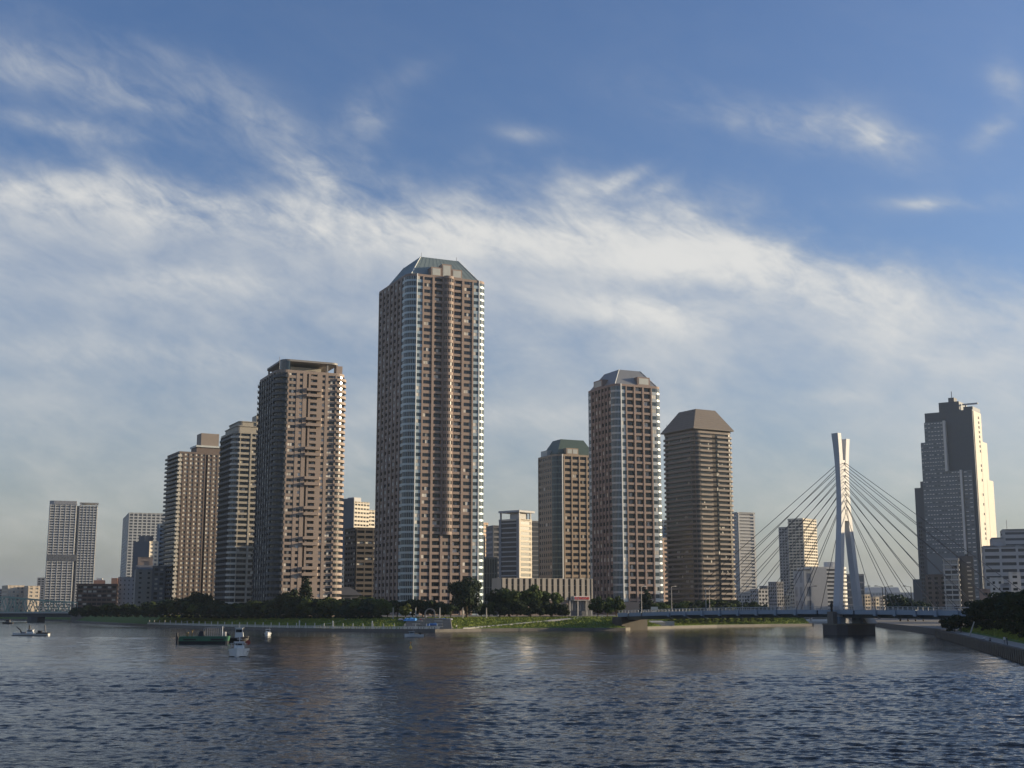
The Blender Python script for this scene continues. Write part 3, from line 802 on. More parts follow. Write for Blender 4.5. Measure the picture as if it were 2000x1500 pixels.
block('apartment_tower', 'far white tower with vertical ribs behind the dark slab tower', 'tower', (243, 322, 232), 1500, 20, 1001, mat('white_ribbed_wall', (.55, .55, .52), .7), GREY_D, fh=3.4, bay=5, pf=.25, sf=.4, prot=.5)

# left waterfront group
r_, W, Dp, Ht = block('apartment_block', 'low dark brick apartment block with salmon penthouses at far left shore', 'building', (150, 226), 930, 12, 1140, DBRICK, G_DARK, depth=18, fh=3.1, bay=3.2, pf=.16, sf=.42, prot=.9, pier_d=.5, lit=.35)
SALM = mat('salmon_render', (.55, .30, .20), .8)
MB().box(W * .38, W * .66, 3, 10, Ht, Ht + 2.6).build('penthouse', SALM, r_)
MB().box(W * .84, W * 1.0, 3, 10, Ht, Ht + 4.2).build('penthouse', SALM, r_)
MB().box(W * .45, W * .6, 5, 9, Ht + 2.6, Ht + 4).build('water_tank', WHITE, r_)
block('apartment_block', 'plain grey block with tiny square windows beside the brick block', 'building', (229, 262), 940, 8, 1127, GREY, G_DARK, depth=16, fh=3.1, bay=2.8, pf=.72, sf=.65)
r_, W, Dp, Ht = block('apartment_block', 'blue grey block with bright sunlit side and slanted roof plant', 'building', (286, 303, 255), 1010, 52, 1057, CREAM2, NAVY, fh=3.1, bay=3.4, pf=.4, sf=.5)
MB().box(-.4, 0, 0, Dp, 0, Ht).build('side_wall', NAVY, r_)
MB().box(1, 9, 8, Dp - 5, Ht, Ht + 4.5).build('roof_plant', GREY_D, r_)
block('apartment_block', 'narrow blue tower showing beside the dark slab tower', 'building', (303, 316), 1020, 20, 1022, mat('steel_blue_cladding', (.16, .21, .27), .6), depth=14, bay=4, pf=.4)
r_, W, Dp, Ht = block('apartment_block', 'grey gabled block with cream side and balconies at the left shore', 'building', (263, 296), 880, 20, 1112, mat('greige_render', (.30, .28, .25), .8), G_DARK, depth=14, fh=3.1, bay=6, pf=.7, sf=.6)
MB().loft([[(0, 0, Ht), (0, Dp, Ht), (0, Dp / 2, Ht + 3)], [(W, 0, Ht), (W, Dp, Ht), (W, Dp / 2, Ht + 3)]]).build('roof', GREY_D, r_)
block('apartment_block', 'tan windowless upper block rising behind the grey gabled block', 'building', (265, 293), 950, 15, 1088, mat('tan_render', (.38, .30, .25), .8), mat('tan_render', (.38, .30, .25), .8), depth=12, fh=9, bay=12, pf=.4, sf=.5)
block('apartment_block', 'dark balcony block hard against the dark slab tower', 'building', (297, 318), 860, 15, 1105, GREY_D, G_DARK, depth=14, fh=3.1, bay=3, pf=.3, sf=.45, prot=.9, lit=.5)
# between the dark brown tower and the tallest
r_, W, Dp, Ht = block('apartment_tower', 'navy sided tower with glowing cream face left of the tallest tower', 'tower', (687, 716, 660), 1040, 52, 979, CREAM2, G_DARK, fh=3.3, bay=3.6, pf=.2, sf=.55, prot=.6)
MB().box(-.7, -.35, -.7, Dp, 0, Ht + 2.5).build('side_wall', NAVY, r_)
MB().box(2, W * .6, 2, Dp * .6, Ht, Ht + 3.5).build('roof_plant', GREY_L, r_)
block('apartment_tower', 'sunlit stepped wing behind the glowing cream tower', 'tower', (706, 727, 700), 1090, 50, 995, CREAM2, G_DARK, fh=3.3, bay=4, pf=.15, sf=.5, prot=.7)
r_, W, Dp, Ht = block('apartment_block', 'small cream sunlit block with slanted top beside the dark brown tower', 'building', (664, 684, 660), 1000, 46, 1098, CREAM2, G_DARK, fh=3.3, bay=3.1, pf=.62, sf=.62)
MB().loft([[(0, 0, Ht - .2), (0, 6, Ht - .2), (0, 6, Ht + 2.5), (0, 0, Ht + 2.5)], [(W, 0, Ht - .2), (W, 6, Ht - .2), (W, 6, Ht), (W, 0, Ht)]]).build('slanted_parapet', CREAM2, r_)
block('apartment_block', 'dark brown banded block tucked against the tallest tower', 'building', (693, 742), 790, 25, 1030, mat('dark_bronze_tile', (.10, .085, .075), .8), G_DARK, depth=20, fh=3.2, bay=5, pf=.12, sf=.5, prot=.8, lit=.2)
r_, W, Dp, Ht = block('pavilion', 'low dark pavilion with sloped roof among the trees', 'building', (656, 700), 645, 20, 1162, GREY_D, depth=12, z0=5, fh=3, bay=4, pf=.2, sf=.3)
MB().loft([rect_ring(-1.5, W + 1.5, -1.5, Dp + 1.5, Ht), rect_ring(W * .3, W * .7, Dp * .4, Dp * .6, Ht + 4)]).build('roof', mat('slate_roof', (.07, .07, .075), .7), r_)
# right of the tallest
block('apartment_tower', 'peach sunlit tower peeping out right of the tallest tower', 'tower', (936, 951), 1160, 50, 1020, mat('peach_tile', (.58, .42, .30), .75), G_DARK, depth=20, fh=3.3, bay=5, pf=.1, sf=.5, prot=.8)
block('apartment_tower', 'lower peach sunlit tower stepping down beside the office with roof frame', 'tower', (946, 957), 1140, 50, 1045, mat('peach_tile', (.58, .42, .30), .75), G_DARK, depth=18, fh=3.3, bay=5, pf=.1, sf=.5, prot=.8)
block('office_block', 'dark green glass block with vertical fins beside the tallest tower', 'building', (941, 970), 770, 10, 1088, mat('green_black_fin', (.10, .13, .135), .5), mat('green_black_glass', (.03, .042, .045), .2), depth=22, fh=9, bay=1.5, pf=.25, sf=.05, prot=.1, pier_d=.5)
r_, W, Dp, Ht = block('office_tower', 'office tower with open roof frame, grey banded side and cream sunlit end', 'office', (1014, 1038, 975), 900, 50, 1013, CREAM2, mat('slate_glass', (.05, .06, .075), .18), fh=3.6, bay=16, pf=.2, sf=.42, prot=.35, faces=('front', 'right'))
gb = MB(); nfl = 20
for k in range(nfl): gb.box(-.25, .05, 1.5, Dp - 2, k * Ht / nfl, k * Ht / nfl + .8)
tag(gb.build('floor_band', GREY_L, r_), kind='stuff')
MB().box(-.5, .1, -.4, 2, 0, Ht).build('corner_pier', GREY, r_); MB().box(-.5, .1, Dp - 2, Dp, 0, Ht).build('corner_pier', GREY, r_)
f_ = MB().box(-1, W + 3, -1, Dp, Ht + 4.6, Ht + 6.0)
f_.build('roof_frame', GREY_L, r_)
for x, y in ((0, Dp - 1.5), (0, 0), (W - 1, 0)): MB().box(x, x + 1, y, y + 1, Ht - .2, Ht + 4.7).build('frame_column', GREY_L, r_)
MB().box(2, W - 2, 2, Dp * .55, Ht - .2, Ht + 4).build('roof_plant', GREY_L, r_)
block('office_block', 'slim slate annex left of the office with roof frame', 'building', (963, 976), 930, 20, 1026, GREY, NAVY, depth=15, fh=3.6, bay=20, pf=.1, sf=.4)
block('office_block', 'slim navy banded block between the office and the green roofed tower', 'building', (1036, 1056), 1000, 20, 1017, GREY, NAVY, depth=18, fh=3.8, bay=20, pf=.05, sf=.25)
block('apartment_block', 'small hazy peach block in the gap left of the hip roofed tower', 'building', (1290, 1306), 1000, 30, 1050, PINKT, G_DARK, depth=15, fh=3.3, bay=4, pf=.3)
block('apartment_tower', 'hazy blue block behind the gap left of the hip roofed tower', 'tower', (1285, 1306), 1300, 20, 1015, mat('steel_blue_cladding', (.16, .21, .27), .6), depth=20, bay=4, pf=.3)

# ---- the low hall with vertical fins and a sign
C, W, Dp = place(980, 1157, 650, 22, None, 13)
hall = thing('club_hall', 'long low beige hall with vertical fins and red lettered sign', 'building', (C[0], C[1], 5.0), R(22))
Ht = Z_at(1129, 650) - 5; zl = Z_at(1172, 650) - 5
FIN = mat('beige_concrete_fin', (.44, .39, .32), .8, vary=.12, streak=True)
MB().box(0, W, .9, Dp, zl, Ht - .1).build('glazing', mat('hall_dark_glass', (.06, .055, .05), .25), hall)
fm = MB().box(0, W / 16 * .57, 0, 1.0, 0, Ht - zl).mesh('fin', [FIN])
for i in range(16): inst(fm, 'fin', hall, (i * W / 16 + .3, 0, zl))
MB().box(-.3, W + .1, .5, Dp, Ht - .25, Ht + .1).build('roof', FIN, hall); MB().box(-.35, 0, .5, Dp, zl, Ht).build('end_wall', FIN, hall)
for z in (.36, .68): MB().box(0, W, .75, .95, zl + (Ht - zl) * z, zl + (Ht - zl) * z + .25).build('transom', FIN, hall)
MB().box(W - .5, W + .25, -.2, Dp, zl, Ht).build('end_wall', FIN, hall)
MB().box(0, W, 1.5, Dp - 1, 0, zl).build('ground_floor', GREY_D, hall)
MB().box(0, W * .74, .8, 1.5, 0, zl * .98).build('ground_floor_wall', mat('podium_tile', (.26, .2, .16), .8), hall)
gl = MB()
for i in range(14): gl.box(W * (.75 + .018 * i), W * (.75 + .018 * i) + .18, 1.2, 1.45, 2.8, zl)
tag(gl.build('glazing_mullions', GREY_L, hall), kind='stuff')
for fx in (.74, .83, .93, .985): MB().box(W * fx, W * fx + .6, -.2, .4, 0, zl).build('column', CONC_L, hall)
sg = MB().box(W * .785, W * .965, -.75, -.1, zl - .1, zl + 2.1).build('sign_panel', WHITE, hall)
tcu = bpy.data.curves.new('sign_lettering', 'FONT'); tcu.body = 'KONAMI'; tcu.size = 2.05; tcu.extrude = .08; tcu.offset = .035; tcu.align_x = 'CENTER'
tcu.space_character = 1.05
_t = inst(tcu, 'sign_lettering')
tme = bpy.data.meshes.new_from_object(_t.evaluated_get(bpy.context.evaluated_depsgraph_get())); bpy.data.objects.remove(_t)
tme.materials.clear(); tme.materials.append(mat('sign_red', (.55, .04, .02), .5, vary=0))
inst(tme, 'sign_lettering', sg, (W * .875, -.85, zl + .30)).rotation_euler = (math.pi / 2, 0, 0)

# ---- far group seen through the bridge cables
block('apartment_tower', 'pale hazy balcony tower right of the hip roofed tower', 'tower', (1446, 1478, 1432), 1300, 24, 1000, mat('pale_grey_parapet', (.46, .46, .45), .7), GREY, fh=3.3, bay=14, pf=.12, sf=.42, prot=.9)
r_, W, Dp, Ht = block('apartment_tower', 'twin tone tower with cream sunlit face seen through the cables', 'tower', (1574, 1600, 1546), 1400, 48, 1012, CREAM2, G_DARK, fh=3.3, bay=4, pf=.15, sf=.5, prot=.7)
volume(r_, W * .1, W * .7, Dp, Dp + 14, 0, Z_at(1030, 1420) - 4, GREY, G_DARK, fh=3.3, bay=3.5, pf=.4, sf=.5)
volume(r_, W, W + 9, 10, 24, 0, Z_at(1026, 1420) - 4, GREY, G_DARK, fh=3.3, bay=3.5, pf=.4, sf=.5, faces=('front', 'left'))
# rounded white office
C, W, Dp = place(1588, 1664, 1230, 14, None, 30)
rw = thing('office_block', 'white rounded office with strip windows behind the bridge pylon', 'office', (C[0], C[1], 4), R(14))
Ht = Z_at(1107, 1230) - 4
MB().prism(rrect(.5, W - .5, .5, Dp - .5, 10, 8, (0, 1, 1, 0)), 0, Ht - 1).build('glazing', G_DARK, rw)
bnd = MB()
nfl = 11
for k in range(nfl + 1): bnd.prism(rrect(0, W, 0, Dp, 10.5, 8, (0, 1, 1, 0)), k * (Ht - 2) / nfl, k * (Ht - 2) / nfl + 2.1)
tag(bnd.build('floor_band', WHITE, rw), kind='stuff')
MB().box(0, W * .38, -.4, 3, 0, Ht - .5).build('end_wall', GREY_L, rw)
MB().prism(rrect(W * .5, W * .85, 6, 18, 5, 6), Ht - .2, Ht + 5).build('roof_drum', WHITE, rw)
block('office_block', 'grey block left of the rounded white office', 'office', (1572, 1590), 1180, 14, 1114, GREY_L, GREY, depth=20, fh=12, bay=9, pf=.5, sf=.3)
block('office_block', 'dark grey glass office between the pylon legs', 'office', (1655, 1690), 1300, 10, 1121, GREY, NAVY, depth=24, fh=7, bay=9, pf=.12, sf=.2)
block('office_block', 'orange brown slab showing right of the far pylon leg', 'office', (1676, 1684), 1350, 20, 1126, mat('rust_tile', (.38, .22, .14), .8), depth=15, fh=3.4, bay=3, pf=.3)
r_, W, Dp, Ht = block('depot_building', 'wide low grey building with vertical ribs beyond the bridge', 'building', (1686, 1790), 1750, 8, 1157, GREY_L, GREY, depth=40, fh=8, bay=4.5, pf=.4, sf=.08)
MB().loft([rect_ring(W * .1, W * .75, 6, 30, Ht), rect_ring(W * .17, W * .72, 8, 28, Ht + 7)]).build('roof_plant', GREY_L, r_)
small = [(1690, 1700, 1161, CREAM, 'beige banded house beside the pylon leg'), (1703, 1709, 1170, WHITE, 'tiny white zigzag balcony block by the bridge deck'), (1711, 1717, 1166, CREAM2, 'tiny cream sunlit stair tower by the bridge deck'),
         (1724, 1729, 1163, WHITE, 'thin sunlit white slab behind the street lamps'), (1734, 1742, 1176, CREAM2, 'small cream block low behind the railing'),
         (1482, 1500, 1150, GREY_L, 'pale hazy low block left of the twin tone tower'), (1500, 1518, 1144, GREY, 'grey low block with rooftop tank left of the twin tone tower'),
         (1518, 1531, 1136, GREY, 'grey slim block at the foot of the twin tone tower'), (1538, 1543, 1162, CREAM2, 'thin cream strip building under the cables'), (1553, 1558, 1152, CREAM2, 'second thin cream strip building under the cables'),
         (1443, 1470, 1160, GREY_L, 'low pale roofs at the foot of the pale balcony tower')]
for a, b, yt, m_, lb in small:
    block('small_building', lb, 'building', (a, b), 1220 + random.uniform(-60, 60), 25, yt, m_, G_DARK, depth=12, fh=3.2, bay=3, pf=.35, sf=.45)
for i, (a, b, yt, D_) in enumerate([(-40, 30, 1172, 2300), (60, 120, 1174, 2400), (190, 240, 1170, 2600), (205, 228, 1166, 2900), (955, 1000, 1165, 2500), (1470, 1500, 1158, 2900), (1495, 1560, 1166, 2600),
                                    (1640, 1700, 1160, 2600), (1740, 1800, 1168, 2500), (1770, 1830, 1164, 2900)]):
    block('distant_block', 'pale distant low block fading into the haze on the skyline', 'building', (a, b), D_, random.uniform(5, 30), yt, GREY_L, GREY, depth=40, fh=3.8, bay=6, pf=.3, sf=.4, group='distant skyline blocks')

# ---- stepped office tower at right
C, W, Dp = place(1797, 1924, 1100, -35, 1962)
st = thing('office_tower', 'tall stepped grey office tower with bright sunlit end at right', 'tower', (C[0], C[1], 4), R(-35))
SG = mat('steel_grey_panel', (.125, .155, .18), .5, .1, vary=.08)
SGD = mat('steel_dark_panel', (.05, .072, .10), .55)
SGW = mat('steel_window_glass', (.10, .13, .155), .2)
SLIT = mat('sunlit_end_wall', (.52, .47, .40), .7, vary=.06)  # sunlight on the tower's end is put into this paler, warmer colour
hz = lambda y: Z_at(y, 1100) - 4
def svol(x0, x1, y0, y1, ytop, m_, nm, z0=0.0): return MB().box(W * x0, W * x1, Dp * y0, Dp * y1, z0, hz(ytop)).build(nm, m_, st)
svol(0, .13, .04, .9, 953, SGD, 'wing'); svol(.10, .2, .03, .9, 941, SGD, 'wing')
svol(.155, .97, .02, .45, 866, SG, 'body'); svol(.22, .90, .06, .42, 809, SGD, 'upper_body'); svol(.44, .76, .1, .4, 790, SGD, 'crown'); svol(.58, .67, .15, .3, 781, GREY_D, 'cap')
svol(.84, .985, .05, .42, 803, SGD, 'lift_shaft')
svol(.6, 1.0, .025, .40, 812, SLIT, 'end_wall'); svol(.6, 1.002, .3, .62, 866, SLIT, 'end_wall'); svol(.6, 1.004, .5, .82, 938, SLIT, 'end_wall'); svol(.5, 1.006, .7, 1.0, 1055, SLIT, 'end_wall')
svol(.58, .99, -.005, .06, 810, SGD, 'shadow_wall', 0)  # flat wall; the shade of the recess is put into its dark colour
def sface(x0, x1, y0, ytop, ybot, nb, rows):
    """window wall: panel with rows of short pale blinds in dark openings"""
    z0, z1 = hz(ybot), hz(ytop)
    p = MB().box(W * x0, W * x1, Dp * y0 - 3, Dp * .1, z0, z1).build('window_wall', SG, st)
    ow, bl = MB(), MB(); bw = W * (x1 - x0) / nb; h = (z1 - z0) / rows; yy = Dp * y0 - 3
    for i in range(nb):
        for k in range(rows):
            x = W * x0 + i * bw; z = z0 + k * h
            ow.box(x + bw * .16, x + bw * .84, yy - .05, yy + .1, z + h * .3, z + h * .78)
            if random.random() < .8: bl.box(x + bw * .2, x + bw * .8, yy - .12, yy, z + h * random.choice((.45, .5, .55)), z + h * .74)
    tag(ow.build('window', SGW, p), kind='stuff'); tag(bl.build('window_blinds', mat('white_blind', (.55, .56, .55), .6), p), kind='stuff')
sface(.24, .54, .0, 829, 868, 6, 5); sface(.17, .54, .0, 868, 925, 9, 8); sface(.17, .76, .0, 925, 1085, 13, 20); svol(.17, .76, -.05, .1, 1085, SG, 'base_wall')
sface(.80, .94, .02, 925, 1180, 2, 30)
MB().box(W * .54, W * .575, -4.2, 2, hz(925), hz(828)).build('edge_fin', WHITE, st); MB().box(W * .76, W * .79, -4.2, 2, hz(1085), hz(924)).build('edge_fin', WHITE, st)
lw = MB()
for k in range(40):
    for i in range(9):
        if (k < 11 or i in (2,)) and random.random() < .75: lw.box(W * 1.0, W * 1.0 + .45, Dp * (.04 + .1 * i), Dp * (.08 + .1 * i), 4 + k * 4.1, 6 + k * 4.1)
tag(lw.build('end_windows', GREY_D, st), kind='stuff')
wg = MB()
for k in range(22):
    for i in range(4): wg.box(W * (.035 + .03 * i), W * (.052 + .03 * i), Dp * .04 - .2, Dp * .05, 4 + k * 3.4, 6 + k * 3.4)
tag(wg.build('wing_windows', G_DARK, st), kind='stuff')
MB().tube((W * .62, Dp * .2, hz(781)), (W * .62, Dp * .2, hz(768)), .35).build('antenna', GREY, st)
MB().box(W * .78, W * 1.02, Dp * .2, Dp * .23, hz(803) + 3, hz(803) + 4.2).box(W * .82, W * .84, Dp * .2, Dp * .23, hz(803) - .2, hz(803) + 3.1).build('roof_crane', GREY_L, st)
svol(-.13, .02, .1, .5, 1131, SGD, 'annex')

block('apartment_block', 'tan brown apartment block in front of the stepped office tower', 'building', (1812, 1851), 860, -20, 1122, mat('brown_grey_tile', (.22, .18, .155), .8), G_DARK, depth=18, fh=3.2, bay=4.5, pf=.5, sf=.5, prot=.5)
r_, W, Dp, Ht = block('apartment_block', 'white balcony block in front of the stepped office tower', 'building', (1849, 1875), 830, -20, 1090, mat('white_balcony_wall', (.50, .49, .46), .7), mat('slate_glass', (.05, .06, .075), .18), depth=14, fh=3.2, bay=4.4, pf=.12, sf=.34, prot=1.0, pier_d=.6, lit=.5)
r_, W, Dp, Ht = block('apartment_block', 'dark slate block with a ladder of white windows by the stepped tower', 'building', (1874, 1905), 840, -20, 1086, GREY_D, GREY_D, depth=14, fh=3.2, bay=30, pf=.1, sf=.1)
lad = MB().box(0, 2.6, -.15, .1, 0, .8).mesh('ladder_window', [WHITE])
for k in range(12): inst(lad, 'window', r_, (W * .62, -.3, 4 + k * (Ht - 6) / 12))
r_, W, Dp, Ht = block('office_building', 'grey office with long strip windows stepping up at the right edge', 'office', (1928, 2060), 800, -18, 1066, GREY_L, mat('slate_glass', (.05, .06, .075), .18), depth=30, fh=4.0, bay=9, pf=.14, sf=.55)
volume(r_, W * .31, W, 2, 28, Ht - 2, Z_at(1034, 800) - 4.3, GREY_L, GREY_D, fh=4, bay=18, pf=.1, sf=.6)
volume(r_, W * .14, W * .33, 2, 28, Ht - 2, Z_at(1050, 800) - 4.3, GREY_L, GREY_L, fh=4, bay=18, pf=.1, sf=.6)
MB().tube((W * .38, 5, Ht), (W * .38, 5, Ht + 16), .15).build('antenna', GREY, r_)
block('small_building', 'small white stepped building above the right bank trees', 'building', (1938, 1962), 620, -20, 1128, WHITE, G_DARK, depth=12, fh=3.2, bay=3.4, pf=.6, sf=.6)
block('small_building', 'low white building with slanted side above the right bank trees', 'building', (1958, 1976), 600, -20, 1140, GREY_L, G_DARK, depth=12, fh=3.2, bay=3.4, pf=.3, sf=.6)
block('small_building', 'white four windowed building at the right edge', 'building', (1976, 1996), 640, -20, 1117, WHITE, G_DARK, depth=12, fh=3.2, bay=4, pf=.55, sf=.6)
block('small_building', 'pinkish slim building beside the grey strip windowed office', 'building', (1916, 1936), 650, -20, 1150, PINKT, G_DARK, depth=12, fh=3.2, bay=4, pf=.55, sf=.6)
# blocks on the right bank just outside the picture: their shade lies over the bridge and the near water
for i, (x, y, w, d, h) in enumerate([(194, 455, 34, 34, 48), (190, 350, 40, 44, 50), (165, 262, 40, 60, 57), (150, 170, 40, 66, 54), (225, 500, 50, 40, 45)]):
    rt = thing('riverside_block', 'plain grey riverside block on the right bank beyond the picture edge', 'building', (x, y, 2), R(-14), 'riverside blocks beyond the right edge')
    volume(rt, 0, w, 0, d, 0, h, GREY_L, G_DARK, fh=3.5, bay=4, pf=.4, sf=.5)


# ================================================================== CABLE-STAYED BRIDGE
BP = (119.0, 460.0)
BLUE = mat('pale_blue_steel', (.22, .29, .37), .5, vary=.1, streak=True)
BLUE_D = mat('blue_grey_steel', (.13, .18, .24), .55, vary=.1)
PYL = mat('white_pylon_paint', (.50, .51, .53), .55, vary=.06, streak=True)
CABM = mat('dark_cable_sheath', (.07, .07, .075), .5, vary=0)
PIERC = mat('dark_pier_concrete', (.085, .08, .078), .85, vary=.35, scale=.4, streak=True)
ASPH = mat('asphalt', (.05, .05, .05), .9)
RAILM = mat('pale_railing', (.42, .44, .45), .6)
br = thing('cable_stayed_bridge', 'pale blue cable stayed bridge with white curved X shaped pylon', 'bridge', (BP[0], BP[1], 0), math.atan2(-.8, .6))
dz = lambda x: 8.35 - 1.45 * (x / 110.0) ** 2
xs = np.linspace(-115, 118, 41)
MB().loft([[(x, -6.9, dz(x) - .45), (x, 6.9, dz(x) - .45), (x, 6.9, dz(x)), (x, -6.9, dz(x))] for x in xs]).build('deck', ASPH, br)
MB().loft([[(x, -3.4, dz(x) - 2.5), (x, 3.4, dz(x) - 2.5), (x, 5.6, dz(x) - .44), (x, -5.6, dz(x) - .44)] for x in xs]).build('girder', BLUE_D, br)
AL = [-(18 + 9.4 * k) for k in range(8)]; AR = [17 + 8.0 * k for k in range(8)]
stn = [-115.0, -108, -100] + sorted(AL) + [-8, 8] + AR + [84, 95, 106, 118]
for sgn in (-1, 1):
    for a, b in zip(stn[:-1], stn[1:]):
        y0, y1 = (-7.15, -6.88) if sgn < 0 else (6.88, 7.15)
        MB().loft([[(x, y0, dz(x) - 1.25), (x, y1, dz(x) - 1.25), (x, y1, dz(x) + .25), (x, y0, dz(x) + .25)] for x in (a + .35, b - .35)]).build('edge_panel', BLUE, br)
    bk = MB().box(-.55, .55, -.75, .3, -1.7, .35).loft([[(-.3, -.5, -1.7), (.3, -.5, -1.7), (.3, .4, -1.7), (-.3, .4, -1.7)], [(-.2, 1.6, -2.6), (.2, 1.6, -2.6), (.2, 2.6, -2.5), (-.2, 2.6, -2.5)]]).mesh('anchor_bracket', [BLUE])
    for a in AL + AR: inst(bk, 'anchor_bracket', br, (a, 6.9 * sgn, dz(a)), 0 if sgn < 0 else math.pi)
rp = MB().box(-.07, .07, -.07, .07, 0, 1.15).mesh('railing_post', [RAILM])
for sgn in (-1, 1):
    for x in np.arange(-114, 118, 2.0): inst(rp, 'railing_post', br, (x, 6.95 * sgn, dz(x) + .2))
    hr = MB()
    for zz, rr in ((1.32, .07), (.75, .035), (.5, .035)):
        hr.path([(x, 6.95 * sgn, dz(x) + zz) for x in xs], [rr] * 41, 5)
    hr.build('handrail', RAILM, br)
# pylon
zk = [(3.6, 5.9), (8, 5.75), (16, 4.75), (24, 3.75), (32, 2.85), (39, 2.1), (45, 1.65), (51, 1.45), (57, 1.5), (62, 1.65), (66.5, 1.98), (70.5, 2.4)]
ztop = Z_at(846, 458)
for sgn in (-1, 1):
    secs = []
    for z, w in zk:
        z = z if z < 10 else 10 + (z - 10) * (ztop - (1.8 if sgn > 0 else 0) - 10) / 60.5
        hx = 1.35 - .3 * min(1, max(0, (z - 8) / 45)) + (.35 * max(0, (z - 58) / 12)); hy = .98 - .05 * min(1, max(0, (z - 8) / 40))
        y = w * sgn
        slope = .35 if z > 68 else 0
        secs.append([(-hx, y - hy, z + slope * 0), (hx, y - hy, z), (hx, y + hy, z), (-hx, y + hy, z)])
    MB().loft(secs).build('pylon_leg', PYL, br)
sc_ = (ztop - 10) / 60.5
MB().loft([[(-1.05, -1.2, z), (1.05, -1.2, z), (1.05, 1.2, z), (-1.05, 1.2, z)] for z in (10 + 29.5 * sc_, 10 + 34 * sc_, 10 + 47 * sc_, 10 + 51 * sc_)]).build('anchor_block', PYL, br)
za = [Z_at(y, 460) for y in np.linspace(905, 990, 8)]
anc = MB().box(-.1, .1, -.2, .2, -.28, .28).mesh('cable_socket', [GREY_D])
for i in range(8): inst(anc, 'cable_socket', br, (1.12, .35, za[i])); 
for sgn in (-1, 1):
    for side, A in ((-1, AL), (1, AR)):
        for i in range(8):
            x = A[7 - i]
            MB().tube((1.0 * side, .9 * sgn, za[i]), (x, 6.75 * sgn, dz(x) + .3), .1, n=6).build('cable', CABM, br)
oct_ = lambda a, b, c: [(-a, -b + c), (-a + c, -b), (a - c, -b), (a, -b + c), (a, b - c), (a - c, b), (-a + c, b), (-a, b - c)]
MB().prism(oct_(5.4, 10.2, 2.6), -1.2, 3.4).build('pier', PIERC, br)
MB().prism(oct_(5.6, 10.4, 2.6), 3.4, 3.85).build('pier_cap', CONC, br)
for y in (-5.8, 5.8): MB().box(-1.9, 1.9, y - 1.7, y + 1.7, 3.8, 6.2).build('pier_column', mat('pale_blue_steel', (.22, .29, .37)), br)
MB().box(-1.3, 1.3, -10.0, -7.9, 3.8, 8.0).build('statue_plinth', CONC, br)
MB().add([(3.0, 4, 4.2), (5.2, 4, 3.9), (5.2, 9.5, 3.9), (3.0, 9.5, 6.0), (3.0, 4, 6.0)], [(4, 1, 2, 3), (0, 1, 4)]).build('fender_cover', CONC_L, br)
MB().box(-118, -112, -7.3, 7.3, -1, 5.5).build('abutment', CONC_D, br)
BM = Matrix.Translation((BP[0], BP[1], 0)) @ Matrix.Rotation(math.atan2(-.8, .6), 4, 'Z')
def bpt(x, y, z): return BM @ Vector((x, y, z))

# statue on the pier plinth
ms = MB().loft([[(math.cos(t) * r * .8, math.sin(t) * r, z) for t in np.linspace(0, 2 * math.pi, 9)[:-1]] for z, r in ((0, .55), (.5, .45), (1.3, .5), (2.0, .62), (2.5, .7), (2.9, .4), (3.05, .2), (3.2, .33), (3.5, .36), (3.75, .12))])
ms.path([(0, .55, 2.5), (.1, .95, 2.0), (.5, .6, 1.7)], [.18, .16, .12]).path([(0, -.55, 2.5), (.2, -.9, 2.9), (.3, -.6, 3.6)], [.18, .16, .1])
p = bpt(0, -9, 8.0)
s_ = ms.build('statue', mat('dark_bronze', (.03, .028, .025), .5, .4), None, p, 0, True); tag(s_, 'dark bronze figure standing on the pier plinth beside the pylon', 'statue')

# street lamps on the bridge
LAMPP = mat('pale_lamp_post', (.45, .42, .38), .6); LAMPD = mat('dark_lamp_post', (.05, .05, .055), .5)
def lamp(pos, h, ang, m_, label, double=False):
    o = thing('street_lamp', label, 'lamp', pos, ang, 'street lamps along the bridge')
    MB().tube((0, 0, 0), (0, 0, h), .17, .11, 8).build('post', m_, o)
    for sg in ((1, -1) if double else (1,)):
        MB().path([(0, 0, h - .15), (sg * .9, 0, h + .1), (sg * 2.0, 0, h + .2)], [.08, .07, .06]).build('arm', m_, o)
        MB().loft([[(sg * 1.5, -.2, h + .12), (sg * 2.7, -.25, h + .1), (sg * 2.7, .25, h + .1), (sg * 1.5, .2, h + .12)], [(sg * 1.55, -.12, h + .35), (sg * 2.5, -.15, h + .42), (sg * 2.5, .15, h + .42), (sg * 1.55, .12, h + .35)]]).build('lamp_head', LAMPD if m_ is LAMPD else GREY, o)
    return o
lm = [(1253, -1, 'tall pale street lamp at the island end of the bridge', LAMPP), (1312, -1, 'pale street lamp in front of the hip roofed tower', LAMPP), (1379, -1, 'left pale lamp of the close pair by the bridge rail', LAMPP),
      (1386, 1, 'right pale lamp of the close pair by the bridge rail', LAMPP), (1450, -1, 'pale street lamp in front of the pale balcony tower', LAMPP), (1518, -1, 'pale street lamp left of the twin tone tower', LAMPP),
      (1583, 1, 'dark street lamp just left of the pylon', LAMPD), (1687, 1, 'dark street lamp just right of the far pylon leg', LAMPD), (1725, -1, 'dark lamp facing left of the two close ones right of the pylon', LAMPD),
      (1731, 1, 'dark lamp facing right of the two close ones right of the pylon', LAMPD), (1781, -1, 'dark street lamp against the pale sky before the annex', LAMPD), (1832, 1, 'dark street lamp before the tan brown apartment block', LAMPD)]
